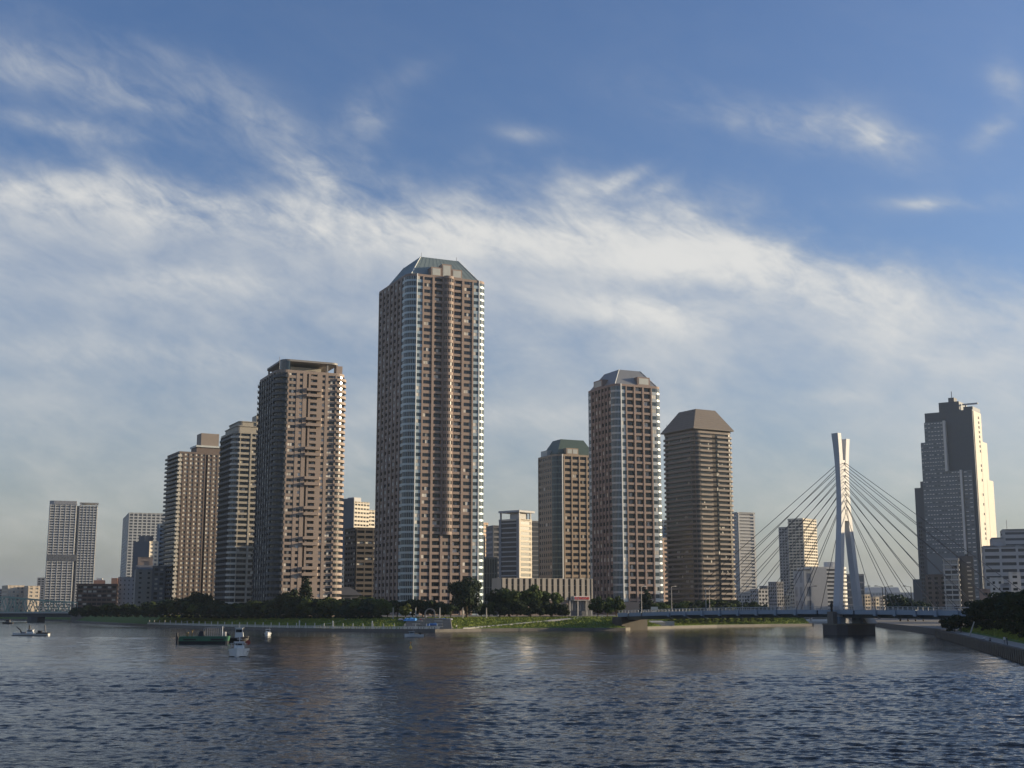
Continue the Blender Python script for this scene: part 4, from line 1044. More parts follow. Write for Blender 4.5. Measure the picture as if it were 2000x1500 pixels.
for px, sd_, lb, m_ in lm:
    yl = 6.3 * sd_; k = ratio(px)
    # point on the deck edge that stands in this column
    a = bpt(0, yl, 0); u_ = Vector((.6, -.8, 0)); t = (k * a.y - a.x) / (u_.x - k * u_.y)
    pos = bpt(t, yl, dz(t) + .02)
    hh = Z_at(1146, pos.y) - pos.z
    lamp(pos, hh, math.atan2(-.8, .6) + (math.pi / 2 if sd_ < 0 else -math.pi / 2) if px in (1312, 1253) else (math.pi if sd_ < 0 and px > 1600 else 0), m_, lb)

# ================================================================== GREEN TRUSS BRIDGE AT LEFT
GRN = mat('green_bridge_steel', (.27, .38, .31), .6, vary=.15)
DK = mat('dark_girder_concrete', (.07, .08, .09), .8, vary=.2)
tb = thing('truss_bridge', 'green steel truss bridge over the side channel at far left', 'bridge', (X_at(145, 850), 850, 0), R(172))
L_ = 130.0
def tt(x):   # top chord height along the bridge, from its right end
    return float(np.interp(x, [0, 14, 16, 30, 48, 90, 130], [12.6, 13.4, 13.4, 14.6, 16.2, 16.6, 15.5]))
for y in (-4.5, 4.5):
    MB().path([(x, y, tt(x)) for x in np.linspace(0, L_, 40)], [.45] * 40, 4).build('top_chord', GRN, tb)
    MB().box(0, L_, y - .3, y + .3, 6.0, 6.7).build('bottom_chord', GRN, tb)
    n = 36
    for i in range(n):
        x0, x1 = L_ * i / n, L_ * (i + 1) / n
        q = ((x0, y, 6.3), (x1, y, tt(x1))) if i % 2 == 0 else ((x0, y, tt(x0)), (x1, y, 6.3))
        MB().tube(*q, .3, n=4).build('diagonal', GRN, tb)
        if i % 4 == 0: MB().tube((x0, y, 6.3), (x0, y, tt(x0)), .16, n=4).build('vertical', GRN, tb)
MB().box(-8, L_, -5.5, 5.5, 4.9, 6.0).build('deck', DK, tb)
MB().box(-6, L_, -4.6, 4.6, 3.2, 4.9).build('girder', DK, tb)
MB().box(-2, L_, -5.7, -5.5, 5.6, 6.2).box(-2, L_, 5.5, 5.7, 5.6, 6.2).build('kerb_rail', mat('pale_grey_parapet', (.46, .46, .45)), tb)
for x in (26, 66, 106): MB().prism([(x - 3.5, -5), (x + 3.5, -5), (x + 3.5, 5), (x, 7), (x - 3.5, 5)], -1, 3.3).build('pier', DK, tb)
MB().box(-12, -1, -6, 6, -1, 5.0).build('abutment', CONC, tb)


# ================================================================== BOATS
def hull(L, B, h, keel=-.5, bow=1.5, stern=.85, sheer=.35):
    secs = []
    for t in np.linspace(0, 1, 11):
        x = -L / 2 + L * t
        b = B / 2 * (stern + (1 - stern) * min(1, t / .3)) * (1 - max(0, (t - .55) / .45) ** 2.2) + .03
        zd = h + sheer * h * max(0, (t - .4) / .6) ** 2
        secs.append([(x, -b, zd), (x - (0 if t < .95 else .2), -b * .82, .12), (x - .3 * t, -b * .3, keel), (x - .3 * t, b * .3, keel), (x, b * .82, .12), (x, b, zd)])
    return MB().loft(secs)
def water_at(px, y): D = D_at(y); return (X_at(px, D, y), D, 0.0)
BWHITE = mat('boat_white', (.62, .64, .64), .35, vary=.08); BBLACK = mat('boat_black', (.02, .02, .022), .6); BGREEN = mat('barge_green', (.035, .13, .07), .6, vary=.25); BRUST = mat('boat_red', (.30, .05, .03), .6)
GLZ = G_DARK
def cabin(o, x0, x1, w, z0, z1, m_, win=True, name='cabin'):
    c = MB().loft([rect_ring(x0, x1, -w / 2, w / 2, z0), rect_ring(x0 + .15, x1 - .3, -w / 2 + .1, w / 2 - .1, z1)]).build(name, m_, o)
    if win:
        h = (z1 - z0)
        MB().box(x0 + .25, x1 - .4, -w / 2 - .01, w / 2 + .01, z0 + h * .55, z0 + h * .85).build('side_window', GLZ, c)
        MB().box(x1 - .3, x1 - .05, -w / 2 + .25, w / 2 - .25, z0 + h * .55, z0 + h * .85).build('windscreen', GLZ, c)
    MB().box(x0 - .1, x1 + .05, -w / 2 - .1, w / 2 + .1, z1 - .02, z1 + .1).build('roof', m_, c)
    return c
# long white workboat
b1 = thing('workboat', 'long low white workboat with dark deck gear at far left', 'boat', water_at(60, 1241.5), math.pi)
hull(12.4, 2.6, .75).build('hull', BWHITE, b1); MB().box(-6.3, -2.2, -1.35, 1.35, .72, 1.05).build('stern_deck', BBLACK, b1)
MB().box(-5.9, 6.0, -1.34, 1.34, .0, .16).build('boot_stripe', BBLACK, b1)
cabin(b1, -.8, 1.2, 1.7, .8, 1.9, BWHITE); MB().path([(3.2, 0, .8), (3.6, 0, 1.9), (5.0, 0, 3.0)], [.28, .2, .14]).build('crane_arm', BBLACK, b1)
MB().tube((.6, 0, 1.9), (.6, 0, 3.4), .3, .3, 8).build('funnel', BBLACK, b1); MB().tube((-5.0, 0, 1.0), (-4.6, 0, 3.6), .28, .2, 6).build('stern_post', GREY_D, b1)
MB().box(-3.6, -2.5, -.7, .7, 1.0, 1.7).build('deck_box', BBLACK, b1); MB().box(1.9, 2.8, -.8, .8, .7, 1.3).build('deck_box', GREY, b1)
# small dark boat by the truss bridge
b2 = thing('small_boat', 'small dark boat by the truss bridge pier', 'boat', water_at(15, 1218.5), R(175))
hull(6.5, 2.2, .9).build('hull', BBLACK, b2); cabin(b2, -1.5, 1.2, 1.7, .8, 2.2, GREY_D)
# green barge
b3 = thing('barge', 'green work barge with black waterline, deck cage and spud pole', 'boat', water_at(398, 1257.5), R(2))
MB().loft([rect_ring(-6, 6, -2.6, 2.6, -.4), rect_ring(-6.1, 6.15, -2.7, 2.7, .75)]).build('lower_hull', BBLACK, b3)
MB().loft([rect_ring(-6.1, 6.15, -2.7, 2.7, .75), rect_ring(-6.0, 6.4, -2.7, 2.7, 2.0)]).build('hull', BGREEN, b3)
MB().box(-4.8, -1.5, -2.76, -2.7, 1.0, 1.35).box(2.3, 5.6, -2.76, -2.7, .95, 1.4).build('fender_strip', BBLACK, b3)
MB().tube((-6.6, -2.2, -.5), (-6.6, -2.2, 2.9), .25, n=8).build('spud_pole', BBLACK, b3)
cg = MB()
for x in np.arange(.6, 5.0, .55):
    for y in (-1.6, 1.6): cg.tube((x, y, 2.0), (x, y, 4.2), .06, n=4)
for y in (-1.6, 1.6): cg.tube((.6, y, 4.2), (5.0, y, 4.2), .08, n=4)
cg.path([(.6, -1.6, 4.2), (.2, -1.6, 4.0), (.0, -1.6, 3.4)], [.08] * 3).build('deck_cage', GREY, b3)
MB().box(-4.4, -3.9, -1.5, -.6, 2, 3.0).build('winch', mat('worn_ochre', (.25, .18, .08), .8), b3); MB().tube((-3.0, -1, 2), (-2.9, -1, 3.6), .18).tube((-3.3, -1, 3.3), (-2.5, -1, 3.6), .15).build('davit', mat('worn_ochre', (.25, .18, .08), .8), b3)
MB().loft([rect_ring(-1.4, .2, -1.4, 1.0, 2.0), rect_ring(-1.0, .0, -1.0, .8, 3.3)]).build('tarpaulin_heap', BBLACK, b3); MB().box(4.9, 5.7, -1.2, .8, 2, 3.1).build('deck_box', GREY, b3)
MB().tube((5.05, -1.6, 2), (5.05, -1.6, 4.6), .12).build('mast', BWHITE, b3)
# black tug
b4 = thing('tugboat', 'black tug with white wheelhouse moored beside the green barge', 'boat', water_at(463, 1254.5), R(8))
hull(6.4, 2.8, 1.3).build('hull', BBLACK, b4); cabin(b4, -.6, 1.7, 2.2, 1.3, 3.9, BWHITE)
MB().tube((-2.6, 0, 1.2), (-2.6, 0, 2.4), .5, .4, 8).build('funnel', BBLACK, b4); MB().tube((.5, 0, 4), (.5, 0, 5.0), .05).build('mast', GREY, b4)
MB().path([(-3.2, -1.5, 1.0), (0, -1.6, 1.1), (3.0, -.9, 1.4)], [.22, .22, .22]).build('fender', BBLACK, b4)
# white boat bow-on
b5 = thing('motorboat', 'white fishing boat seen bow on in front of the tug', 'boat', water_at(466, 1282), R(-84))
hull(7.5, 3.9, 1.4, sheer=.25, bow=1).build('hull', BWHITE, b5)
MB().box(-3.5, 1.5, -1.98, 1.98, .95, 1.08).build('rubbing_strake', GREY_D, b5); MB().box(-3.4, 3.2, -1.5, 1.5, -.2, .16).build('boot_stripe', BBLACK, b5)
cabin(b5, -1.6, .4, 1.8, 1.5, 2.7, BWHITE); MB().tube((-1.0, 0, 2.7), (-1.0, 0, 3.7), .06).tube((-1.0, -.5, 3.3), (-1.0, .5, 3.3), .05).build('mast', BWHITE, b5)
MB().loft([[(-2.6 + .1 * k, 1.5 + math.cos(t) * .5, 2.6 + math.sin(t) * .5) for t in np.linspace(0, 6.28, 9)[:-1]] for k in (0, 1)]).build('red_float', BRUST, b5)
rl = MB().path([(3.4, 0, 2.6), (1.6, -1.3, 2.5), (.4, -1.7, 2.4)], [.04] * 3).path([(3.4, 0, 2.6), (1.6, 1.3, 2.5), (.4, 1.7, 2.4)], [.04] * 3)
for x, y in ((3.4, 0), (1.6, -1.3), (1.6, 1.3)): rl.tube((x, y, 1.7), (x, y, 2.6), .04)
rl.build('bow_rail', GREY_L, b5)
# small boats
b6 = thing('small_boat', 'small white boat with two masts off the railing left of centre', 'boat', water_at(523, 1242), R(-80))
hull(5.5, 2.4, .95).build('hull', BWHITE, b6); cabin(b6, -1.2, .6, 1.6, .9, 2.1, BWHITE)
MB().tube((-.5, -.4, 2.1), (-.5, -.4, 3.2), .06).build('mast', GREY, b6); MB().tube((-.5, .5, 2.1), (-.5, .5, 3.0), .06).build('mast', GREY, b6)
MB().tube((-1.5, -1.25, .5), (1.2, -1.25, .5), .22).tube((-1.5, 1.25, .5), (1.2, 1.25, .5), .22).build('fender', BBLACK, b6)
b7 = thing('motorboat', 'small white motorboat with thin mast before the stepped terrace', 'boat', water_at(809, 1244.5), R(184))
hull(6.2, 2.1, .85, sheer=.3).build('hull', BWHITE, b7); cabin(b7, -.1, 1.9, 1.5, .8, 1.7, mat('boat_grey_cuddy', (.3, .35, .38), .5)); MB().tube((.4, 0, 1.7), (.4, 0, 4.2), .05).build('mast', GREY_L, b7)
MB().box(-2.2, -1.6, -.5, .5, .8, 1.5).build('engine_box', BBLACK, b7); MB().box(-2.9, 2.5, -.98, .98, .02, .14).build('boot_stripe', GREY_D, b7)
by = thing('buoy', 'small yellow marker buoy floating below the motorboat', 'buoy', water_at(802, 1266.5))
YEL = mat('buoy_yellow', (.62, .42, .08), .5)
MB().loft([[(math.cos(t) * r, math.sin(t) * r, z) for t in np.linspace(0, 6.28, 11)[:-1]] for z, r in ((-.3, .2), (0, .36), (.35, .36), (.6, .16), (.7, .07))]).build('float', YEL, by, smooth=True)
MB().tube((0, 0, .65), (0, 0, 1.35), .06).build('pole', YEL, by); MB().box(-.14, .14, -.14, .14, 1.2, 1.5).build('top_mark', mat('buoy_orange', (.5, .2, .04), .5), by)
for px, L_b, lb in ((1571, 11, 'white boat moored under the bridge, left of two'), (1601, 16, 'longer white boat moored under the bridge, right of two')):
    bb = thing('moored_boat', lb, 'boat', (ratio(px) * 800, 800, 0), R(6), 'boats moored beyond the bridge')
    hull(L_b, 3.4, 1.2).build('hull', BWHITE, bb); cabin(bb, -L_b * .35, L_b * .25, 2.8, 1.2, 3.2, BWHITE)


# ================================================================== TREES
LEAF = [mat('leaf_dark_evergreen', (.026, .042, .018), .8, vary=.5, scale=.5, spec=.1, obj_vary=.25), mat('leaf_mid_green', (.060, .085, .024), .8, vary=.5, scale=.5, spec=.1, obj_vary=.25),
        mat('leaf_yellow_green', (.095, .11, .028), .8, vary=.45, scale=.5, spec=.1, obj_vary=.2), mat('leaf_blue_green', (.025, .048, .030), .8, vary=.4, scale=.5, spec=.1, obj_vary=.2)]
BARK = mat('bark', (.10, .075, .05), .9)
def leaf_cloud(cents, rads, n, size, seed):
    g = np.random.default_rng(seed)
    w = np.array([r[0] * r[2] for r in rads]); k = g.choice(len(cents), n, p=w / w.sum())
    d = g.normal(size=(n, 3)); d /= np.linalg.norm(d, axis=1)[:, None]
    rr = 1 - np.abs(g.normal(0, .16, n)); c = np.array(cents)[k] + d * np.array(rads)[k] * rr[:, None]
    nrm = d + g.normal(0, .55, (n, 3)); nrm /= np.linalg.norm(nrm, axis=1)[:, None]
    a = np.cross(nrm, g.normal(size=(n, 3))); a /= np.linalg.norm(a, axis=1)[:, None]; b = np.cross(nrm, a)
    s = size * g.uniform(.5, 1.35, n)[:, None]
    v = np.stack([c - a * s, c - b * s * .55, c + a * s, c + b * s * .55], 1).reshape(-1, 3)
    m = MB(); m.v = [v]; m.n = len(v); q = np.arange(n)[:, None] * 4 + np.arange(4); m.f = [tuple(x) for x in q.tolist()]; m.m = [0] * n
    return m
def broad(seed, w=1.0, h=1.0, base=.25, n=2600, lobes=15, size=.05):
    """unit tree 1 high; crown w wide"""
    g = np.random.default_rng(seed); cs, rs = [], []
    for i in range(lobes):
        a = g.uniform(0, 6.28); t = g.uniform(0, 1) ** .8; z = base + .12 + (1 - base - .25) * t
        rad = w * .5 * math.sqrt(max(.05, 1 - ((z - (base + 1) / 2) / ((1 - base) / 2 + .05)) ** 2)) * .62 * g.uniform(.5, 1)
        r = .11 + .09 * g.random(); cs.append((math.cos(a) * rad, math.sin(a) * rad, z)); rs.append((r * 1.1 * w ** .6, r * 1.1 * w ** .6, r * .85))
    crown = leaf_cloud(cs, rs, n, size, seed + 50)
    tr = MB().path([(0, 0, 0), (.01, 0, base * .8), (.0, .01, base + .25)], [.035, .027, .016], 7)
    for i in range(0, lobes, 3): tr.tube((0, 0, base * .8), tuple(np.array(cs[i]) * .9), .015, .005, 5)
    return crown, tr
def conifer(seed, n=2400):
    g = np.random.default_rng(seed); cs, rs = [], []
    for z in np.linspace(.12, .95, 14):
        R0 = .2 * (1 - z) ** .8 + .02
        for k in range(4 if z < .8 else 2):
            a = g.uniform(0, 6.28); cs.append((math.cos(a) * R0 * .6, math.sin(a) * R0 * .6, z)); rs.append((R0 * .6 + .015, R0 * .6 + .015, .035))
    return leaf_cloud(cs, rs, n, .03, seed), MB().tube((0, 0, 0), (0, 0, .95), .022, .004, 7)
TP = {}
for k in range(4): TP['b%d' % k] = broad(20 + k, 1.0 + .12 * k, base=.2 + .04 * (k % 2))
TP['round'] = broad(41, 1.15, base=.1, n=5200, lobes=26, size=.036)
TP['wide'] = broad(43, 1.7, base=.18, n=3200, lobes=20, size=.05)
TP['con'] = conifer(5); TP['bush'] = broad(47, 1.6, base=.02, n=1700, lobes=14, size=.06)
TP['tall'] = broad(49, .62, base=.16, n=2400, lobes=16, size=.042)
TMESH = {}
def tree(kind, leaf, pos, h, label, group=None, name='tree', rot=None, wide=1.0):
    key = (kind, leaf)
    if key not in TMESH: TMESH[key] = (TP[kind][0].mesh('crown', [LEAF[leaf]]), TP[kind][1].mesh('trunk', [BARK], True))
    o = thing(name, label, 'tree' if name.endswith('tree') else 'shrub', pos, random.uniform(0, 6.28) if rot is None else rot, group)
    o.scale = (h * wide, h * wide, h)
    inst(TMESH[key][0], 'crown', o); inst(TMESH[key][1], 'trunk', o)
    return o
def tree_px(kind, leaf, px, ytop, off, label, group=None, z=None, D=None, name='tree', wide=1.0):
    D = D or shore_D(X_at(px, 560)) + off; z = lawn_z(off) if z is None else z
    return tree(kind, leaf, (ratio(px) * D, D, z - .2), max(1.2, Z_at(ytop, D) - z + .2), label, group, name, wide=wide)
# dense belt along the left shore
def zone(px):
    for lim, s in ((185, 'below the brick apartment block'), (235, 'at the right end of the brick apartment block'), (300, 'below the grey blocks'), (345, 'below the left corner of the dark slab tower'), (425, 'below the dark slab tower'), (490, 'below the beige tower'),
                   (540, 'below the left corner of the dark brown tower'), (600, 'below the dark brown tower'), (665, 'below the right corner of the dark brown tower'), (700, 'below the pavilion'), (1e4, 'left of the tallest tower')):
        if px < lim: return s
GB = 'dark trees of the belt along the left shore'
n = 0
for row, (off, dy) in enumerate(((27, 0), (33, -4), (39, -7))):
    px = 140 + row * 7.0
    while px < 745:
        yt = float(np.interp(px, [140, 240, 300, 350, 430, 520, 560, 620, 680, 745], [1189, 1186, 1184, 1174, 1180, 1181, 1172, 1174, 1176, 1172])) + dy + random.uniform(-4, 4)
        tree_px(random.choice(['b0', 'b1', 'b2', 'b3', 'wide']), random.choice([0, 0, 0, 3, 1]), px, yt, off + random.uniform(-2, 2), ['front', 'middle', 'rear'][row] + ' row dark belt tree ' + zone(px), GB, z=5 if off > 25 else None, wide=1.15)
        px += random.uniform(17, 25); n += 1
for px in np.arange(150, 745, 13.0):
    tree_px('bush', random.choice([0, 0, 3]), px + random.uniform(-3, 3), 1193 + random.uniform(-2, 2) - (3 if px > 400 else 0), 24.5, 'low dark shrub at the lawn edge ' + zone(px), 'shrubs under the left shore trees', name='shrub')
tree_px('round', 0, 388, 1155, 38, 'big dome shaped dark tree before the dark slab tower', z=5, wide=1.1)
tree_px('b1', 0, 562, 1149, 36, 'dark round tree before the dark brown tower, left of the conifer', z=5)
tree_px('con', 0, 596, 1124, 36, 'tall pointed dark conifer before the dark brown tower', z=5, wide=1.2)
tree_px('b2', 2, 640, 1168, 30, 'yellowish green tree in front of the low pavilion', z=5)
tree_px('b0', 2, 722, 1168, 30, 'yellowish green tree at the foot of the tallest tower', z=5)
# centre
tree_px('round', 0, 912, 1127, 32, 'huge round dark tree before the right corner of the tallest tower', z=5, wide=.98)
cent = [('b1', 1, 757, 1172, 30), ('b3', 0, 776, 1170, 36), ('b0', 2, 792, 1178, 27), ('wide', 0, 806, 1170, 38), ('b2', 0, 826, 1172, 38), ('b1', 0, 846, 1170, 40), ('b0', 0, 866, 1174, 34), ('b3', 0, 880, 1178, 30), ('b0', 0, 940, 1178, 34), ('b2', 1, 955, 1176, 36)]
for k, l, px, yt, off in cent: tree_px(k, l, px, yt, off, ('dark tree behind the stone arch' if 815 < px < 870 else 'dark tree behind the large blue tarpaulin' if 785 < px < 815 else 'tree below the left corner of the tallest tower' if px < 785 else 'small dark tree beside the huge round one'), 'trees at the foot of the tallest tower', z=5, wide=1.1)
tree_px('tall', 1, 995, 1146, 34, 'slender green tree at the left end of the finned hall', z=5, wide=1.5)
tree_px('b2', 0, 976, 1152, 37, 'dark green tree left of the slender one by the finned hall', z=5)
tree_px('b1', 1, 1036, 1139, 36, 'tallest green tree in front of the finned hall', z=5, wide=.85)
tree_px('b3', 1, 1076, 1151, 36, 'rounded green tree before the middle of the finned hall', z=5, wide=.8)
for px, yt in ((985, 1176), (1010, 1174), (1032, 1177), (1055, 1174), (1078, 1176), (1098, 1180)):
    tree_px('wide', 0, px, yt, 30, 'low spreading dark tree below the finned hall', 'spreading trees below the finned hall', z=5, wide=.95)
for px, yt, lb in ((1168, 1164, 'left'), (1186, 1165, 'middle'), (1204, 1163, 'right')):
    tree_px('b1', 1, px, yt, 38, f'{lb} one of three small round trees beside the finned hall', z=5, wide=.95)
tree_px('con', 0, 1263, 1150, 60, 'dark pointed conifer behind the island end of the bridge', z=5, wide=1.5)
for px in np.arange(1290, 1500, 11):
    tree_px('b%d' % random.randrange(4), random.choice([0, 0, 1]), px, float(np.interp(px, [1290, 1330, 1400, 1460, 1500], [1176, 1174, 1172, 1174, 1184])) + random.uniform(-3, 3), random.uniform(26, 45), 'dark tree behind the left bridge span, ' + ('left of the hip roofed tower' if px < 1320 else 'below the hip roofed tower' if px < 1380 else 'below the right half of the hip roofed tower' if px < 1440 else 'right of the hip roofed tower'), 'trees behind the left bridge span', z=4.5, wide=1.3)
for px in np.arange(1310, 1520, 14):
    tree_px('bush', 1, px, 1204 + random.uniform(-2, 2), 16, 'shrub under the left bridge span, ' + ('near the pale shed' if px < 1370 else 'midway to the pylon' if px < 1450 else 'toward the quay tip'), 'shrubs under the left bridge span', z=2.5, name='shrub')
# beyond the bridge at right
for px, yt, lb in ((1757, 1161, 'tallest dark tree beyond the right bridge span'), (1772, 1171, 'lower dark tree right of the tallest beyond the bridge'), (1787, 1174, 'low dark tree next to the annex beyond the bridge'), (1802, 1178, 'lowest dark tree at the foot of the stepped tower')):
    tree_px('b2', 3, px, yt, 0, lb, D=700, z=2.0, wide=1.1)
# right bank
def rb_x(y): return float(np.interp(y, [p[1] for p in RB], [p[0] for p in RB]))
GR = 'dark trees of the right bank grove'
for i, y in enumerate(np.arange(250, 425, 9.0)):
    for k in range(3):
        yy = y + random.uniform(-3, 3); off = 14 + 9 * k + random.uniform(-2, 2); X = rb_x(yy) + off; px = 1000 + 2538 * X / yy
        if px > 2080: continue
        yt = float(np.interp(px, [1870, 1890, 1920, 1960, 2000, 2080], [1199, 1186, 1168, 1158, 1149, 1140])) + random.uniform(-2, 5)
        z = float(np.interp(off, [7, 12, 18, 24], [2.3, 4.2, 6.3, 7.2]))
        h = Z_at(yt, yy) - z
        if h < 1.5: continue
        tree(random.choice(['b0', 'b1', 'b3', 'wide', 'round']), random.choice([0, 0, 3]), (X, yy, z - .2), h, ['front', 'middle', 'rear'][k] + ' row dark tree of the right bank grove, ' + ('near the lawn' if yy < 300 else 'midway along the path' if yy < 360 else 'toward the bridge'), GR, wide=1.25 if h < 9 else 1.0)
for i, y in enumerate(np.arange(262, 425, 8.0)):
    yy = y + random.uniform(-2, 2); off = random.uniform(9.5, 12.5)
    tree('bush', 0, (rb_x(yy) + off, yy, 2.6), random.uniform(2.4, 4.2), 'dark shrub edging the right bank grove, ' + ('near the lawn' if yy < 300 else 'midway along the path' if yy < 360 else 'toward the bridge'), 'shrubs at the edge of the right bank grove', 'shrub')
for px, yy, h, lb in ((1847, 412, 4.0, 'cloud pruned dark shrub at the tip of the right embankment'), (1862, 405, 4.6, 'second cloud pruned shrub behind the embankment tip'), (1853, 400, 2.4, 'low dark shrub on the embankment tip'), (1874, 396, 5.2, 'dark bushy shrub where the grove begins')):
    tree('b2' if h > 3 else 'bush', 0, (ratio(px) * yy, yy, RBW - .3), h, lb, None, 'shrub', wide=1.15)
for y in (226, 234):
    tree('bush', 1, (rb_x(y) + 10, y, 2.5), 1.8, 'clipped green hedge mound on the right bank lawn', 'hedge mounds on the right bank lawn', 'shrub', wide=1.4)

# ================================================================== SMALL THINGS ON THE SHORE
RW = mat('white_railing_paint', (.60, .58, .52), .6)
rl = thing('riverside_railing', 'white riverside railing with posts and low baluster blocks along the left shore', 'railing', (0, 0, 0))
pm = MB().box(-.16, .16, -.16, .16, 0, 2.1).mesh('post', [RW]); bk = MB().box(-.36, .36, -.12, .12, .12, .78)
blk = MB(); Xs = np.arange(X_at(290, 646), X_at(862, 505), 1.05)
for i, X in enumerate(Xs):
    D = shore_D(X); blk.put(bk, (X, D + .25, QW - .02))
    if i % 4 == 0: inst(pm, 'post', rl, (X + .5, D + .25, QW))
tag(blk.build('baluster_blocks', RW, rl), kind='stuff')
tr_ = MB()
for a, b in zip(Xs[:-1:4], Xs[4::4]): tr_.tube((a, shore_D(a) + .25, QW + .98), (b, shore_D(b) + .25, QW + .98), .09, n=4)
tr_.build('top_rail', RW, rl)
for px in (585, 650, 727):
    D = shore_D(ratio(px) * 520); tag(MB().box(-.22, .22, -.22, .22, 0, 2.6).loft([rect_ring(-.3, .3, -.3, .3, 2.6), rect_ring(-.02, .02, -.02, .02, 3.2)]).build('mooring_post', RW, None, (ratio(px) * D, D + .9, QW)), {585: 'tall white post in the railing below the conifer', 650: 'tall white post in the railing below the pavilion', 727: 'tall white post in the railing below the tallest tower'}[px], 'post', 'tall white posts in the railing')
# stepped terrace
terr = thing('stone_terrace', 'stepped grey stone terrace cut into the lawn below the arch', 'terrace', on_lawn(838, 6, 0))
ox, oy, oz = terr.location
STN = mat('terrace_stone', (.22, .21, .19), .85, vary=.25)
for k in range(8):
    o1 = 6 + 2.6 * k; z = lawn_z(o1 + 2.6) + .18
    MB().box(-11 + .3 * k, 9 - .2 * k, o1 - 6, o1 - 6 + 2.75, -1.2, z - oz).build('step', STN, terr)
    if k % 2 == 0: MB().box(-8 + .5 * k, -4.5 + .3 * k, o1 - 6 - .12, o1 - 6 + .5, z - oz, z - oz + .4).box(1.5, 5.5 - .2 * k, o1 - 6 - .12, o1 - 6 + .5, z - oz, z - oz + .4).build('seat_block', CONC_L, terr)
TARP = mat('blue_tarpaulin', (.06, .22, .46), .55, vary=.2, scale=1.0); TARPD = mat('dark_blue_tarpaulin', (.04, .11, .26), .55, vary=.2, scale=1.0)
def tarp(px, off, w, d, h, m_, label):
    x, y, z = on_lawn(px, off, .2); g = MB(); nx, ny = 9, 5; v = []
    for j in range(ny):
        for i in range(nx):
            e = (i in (0, nx - 1)) or (j in (0, ny - 1))
            v.append((w * (i / (nx - 1) - .5), d * (j / (ny - 1) - .5), (0 if e else h * random.uniform(.55, 1)) + d * .14 * (j / (ny - 1) - .5) + .1))
    g.add(v, [(j * nx + i, j * nx + i + 1, (j + 1) * nx + i + 1, (j + 1) * nx + i) for j in range(ny - 1) for i in range(nx - 1)])
    tag(g.build('tarpaulin', m_, None, (x, y, z + .25)), label, 'tarpaulin')
tarp(802, 20, 5.4, 5.5, .9, TARP, 'large bright blue tarpaulin spread on the upper lawn'); tarp(783, 20.5, 2.0, 2.2, .5, mat('grey_tarpaulin', (.3, .3, .3), .6), 'small grey sheet left of the large blue tarpaulin')
tarp(846, 11, 4.0, 3.0, .8, TARPD, 'dark blue tarpaulin low on the stepped terrace'); tarp(877, 15, 1.6, 1.6, .4, TARP, 'small blue sheet right of the terrace'); tarp(836, 10, 1.8, 2.4, .8, TARPD, 'small dark blue bundle beside the terrace seat')
tarp(877, 21, 3.0, 1.6, .4, mat('white_sheet', (.6, .6, .58), .6), 'white sheet on the upper edge of the lawn'); tarp(864, 22, 2.4, 1.6, .5, TARPD, 'pale blue grey bundle at the top of the terrace')
# arch
ax, ay, az = on_lawn(840, 27, -.1)
ar = thing('stone_arch', 'round grey stone arch in front of the tallest tower', 'arch', (ax, ay, az))
for a in range(0, 180, 15): MB().put(MB().loft([[(math.cos(R(t)) * r, y, math.sin(R(t)) * r + 2.0) for r, y in ((1.75, -.4), (2.25, -.4), (2.25, .4), (1.75, .4))] for t in (a + .4, a + 14.6)])).build('arch_stone', STN, ar)
for s in (-1, 1): MB().box(s * 2 - .25, s * 2 + .25, -.4, .4, 0, 2.0).build('arch_leg', STN, ar)
for px, lb in ((768, 'leftmost'), (812, 'second'), (859, 'third'), (904, 'fourth'), (950, 'rightmost')):
    o = thing('pale_column', f'{lb} of five slim pale columns along the top of the lawn', 'column', on_lawn(px, 25.5, -.1), 0, 'slim pale columns on the lawn')
    MB().tube((0, 0, 0), (0, 0, 4.4), .22, .2, 8).build('shaft', CONC_L, o); MB().box(-.3, .3, -.3, .3, 4.4, 4.6).build('cap', CONC_L, o)
gl_ = thing('globe_lamp', 'white globe lamp above the large blue tarpaulin', 'lamp', on_lawn(802, 26, -.1))
MB().tube((0, 0, 0), (0, 0, 2.2), .06).build('post', GREY_D, gl_)
MB().loft([[(math.cos(t) * r, math.sin(t) * r, z) for t in np.linspace(0, 6.28, 9)[:-1]] for z, r in ((2.15, .1), (2.3, .28), (2.5, .33), (2.7, .28), (2.85, .08))]).build('globe', mat('white_globe', (.8, .8, .76), .4, vary=0), gl_, smooth=True)
sb = thing('site_sign', 'white sign board behind the island end of the bridge', 'sign', (ratio(1278) * 600, 600, 4.5)); MB().box(-1.6, 1.6, 0, .15, 3.6, 5.2).box(-1.0, .6, 0, .15, 2.2, 3.2).build('board', WHITE, sb); MB().box(-.1, .1, .15, .35, 0, 5.0).build('post', GREY, sb)
hut = thing('boat_shed', 'low pale shed on the quay under the bridge', 'shed', (ratio(1290) * 590, 590, 1.2), R(8))
MB().box(-9, 2, 0, 4, 0, 1.5).build('wall', CREAM2, hut); MB().loft([rect_ring(-9.4, 2.2, -.4, 4.4, 1.5), rect_ring(-8, 1, 1.8, 2.2, 2.3)]).build('roof', CONC_L, hut); MB().box(2.1, 6.4, .2, 4, 0, 2.0).build('fence_panel', CONC_L, hut)
dp = thing('leaning_pole', 'pale leaning pole before the right bank grove', 'pole', (ratio(1889) * 330, 330, 2.3)); MB().tube((0, 0, -.3), (1.6, 0, 3.6), .2, .15, 8).build('shaft', CONC_L, dp)


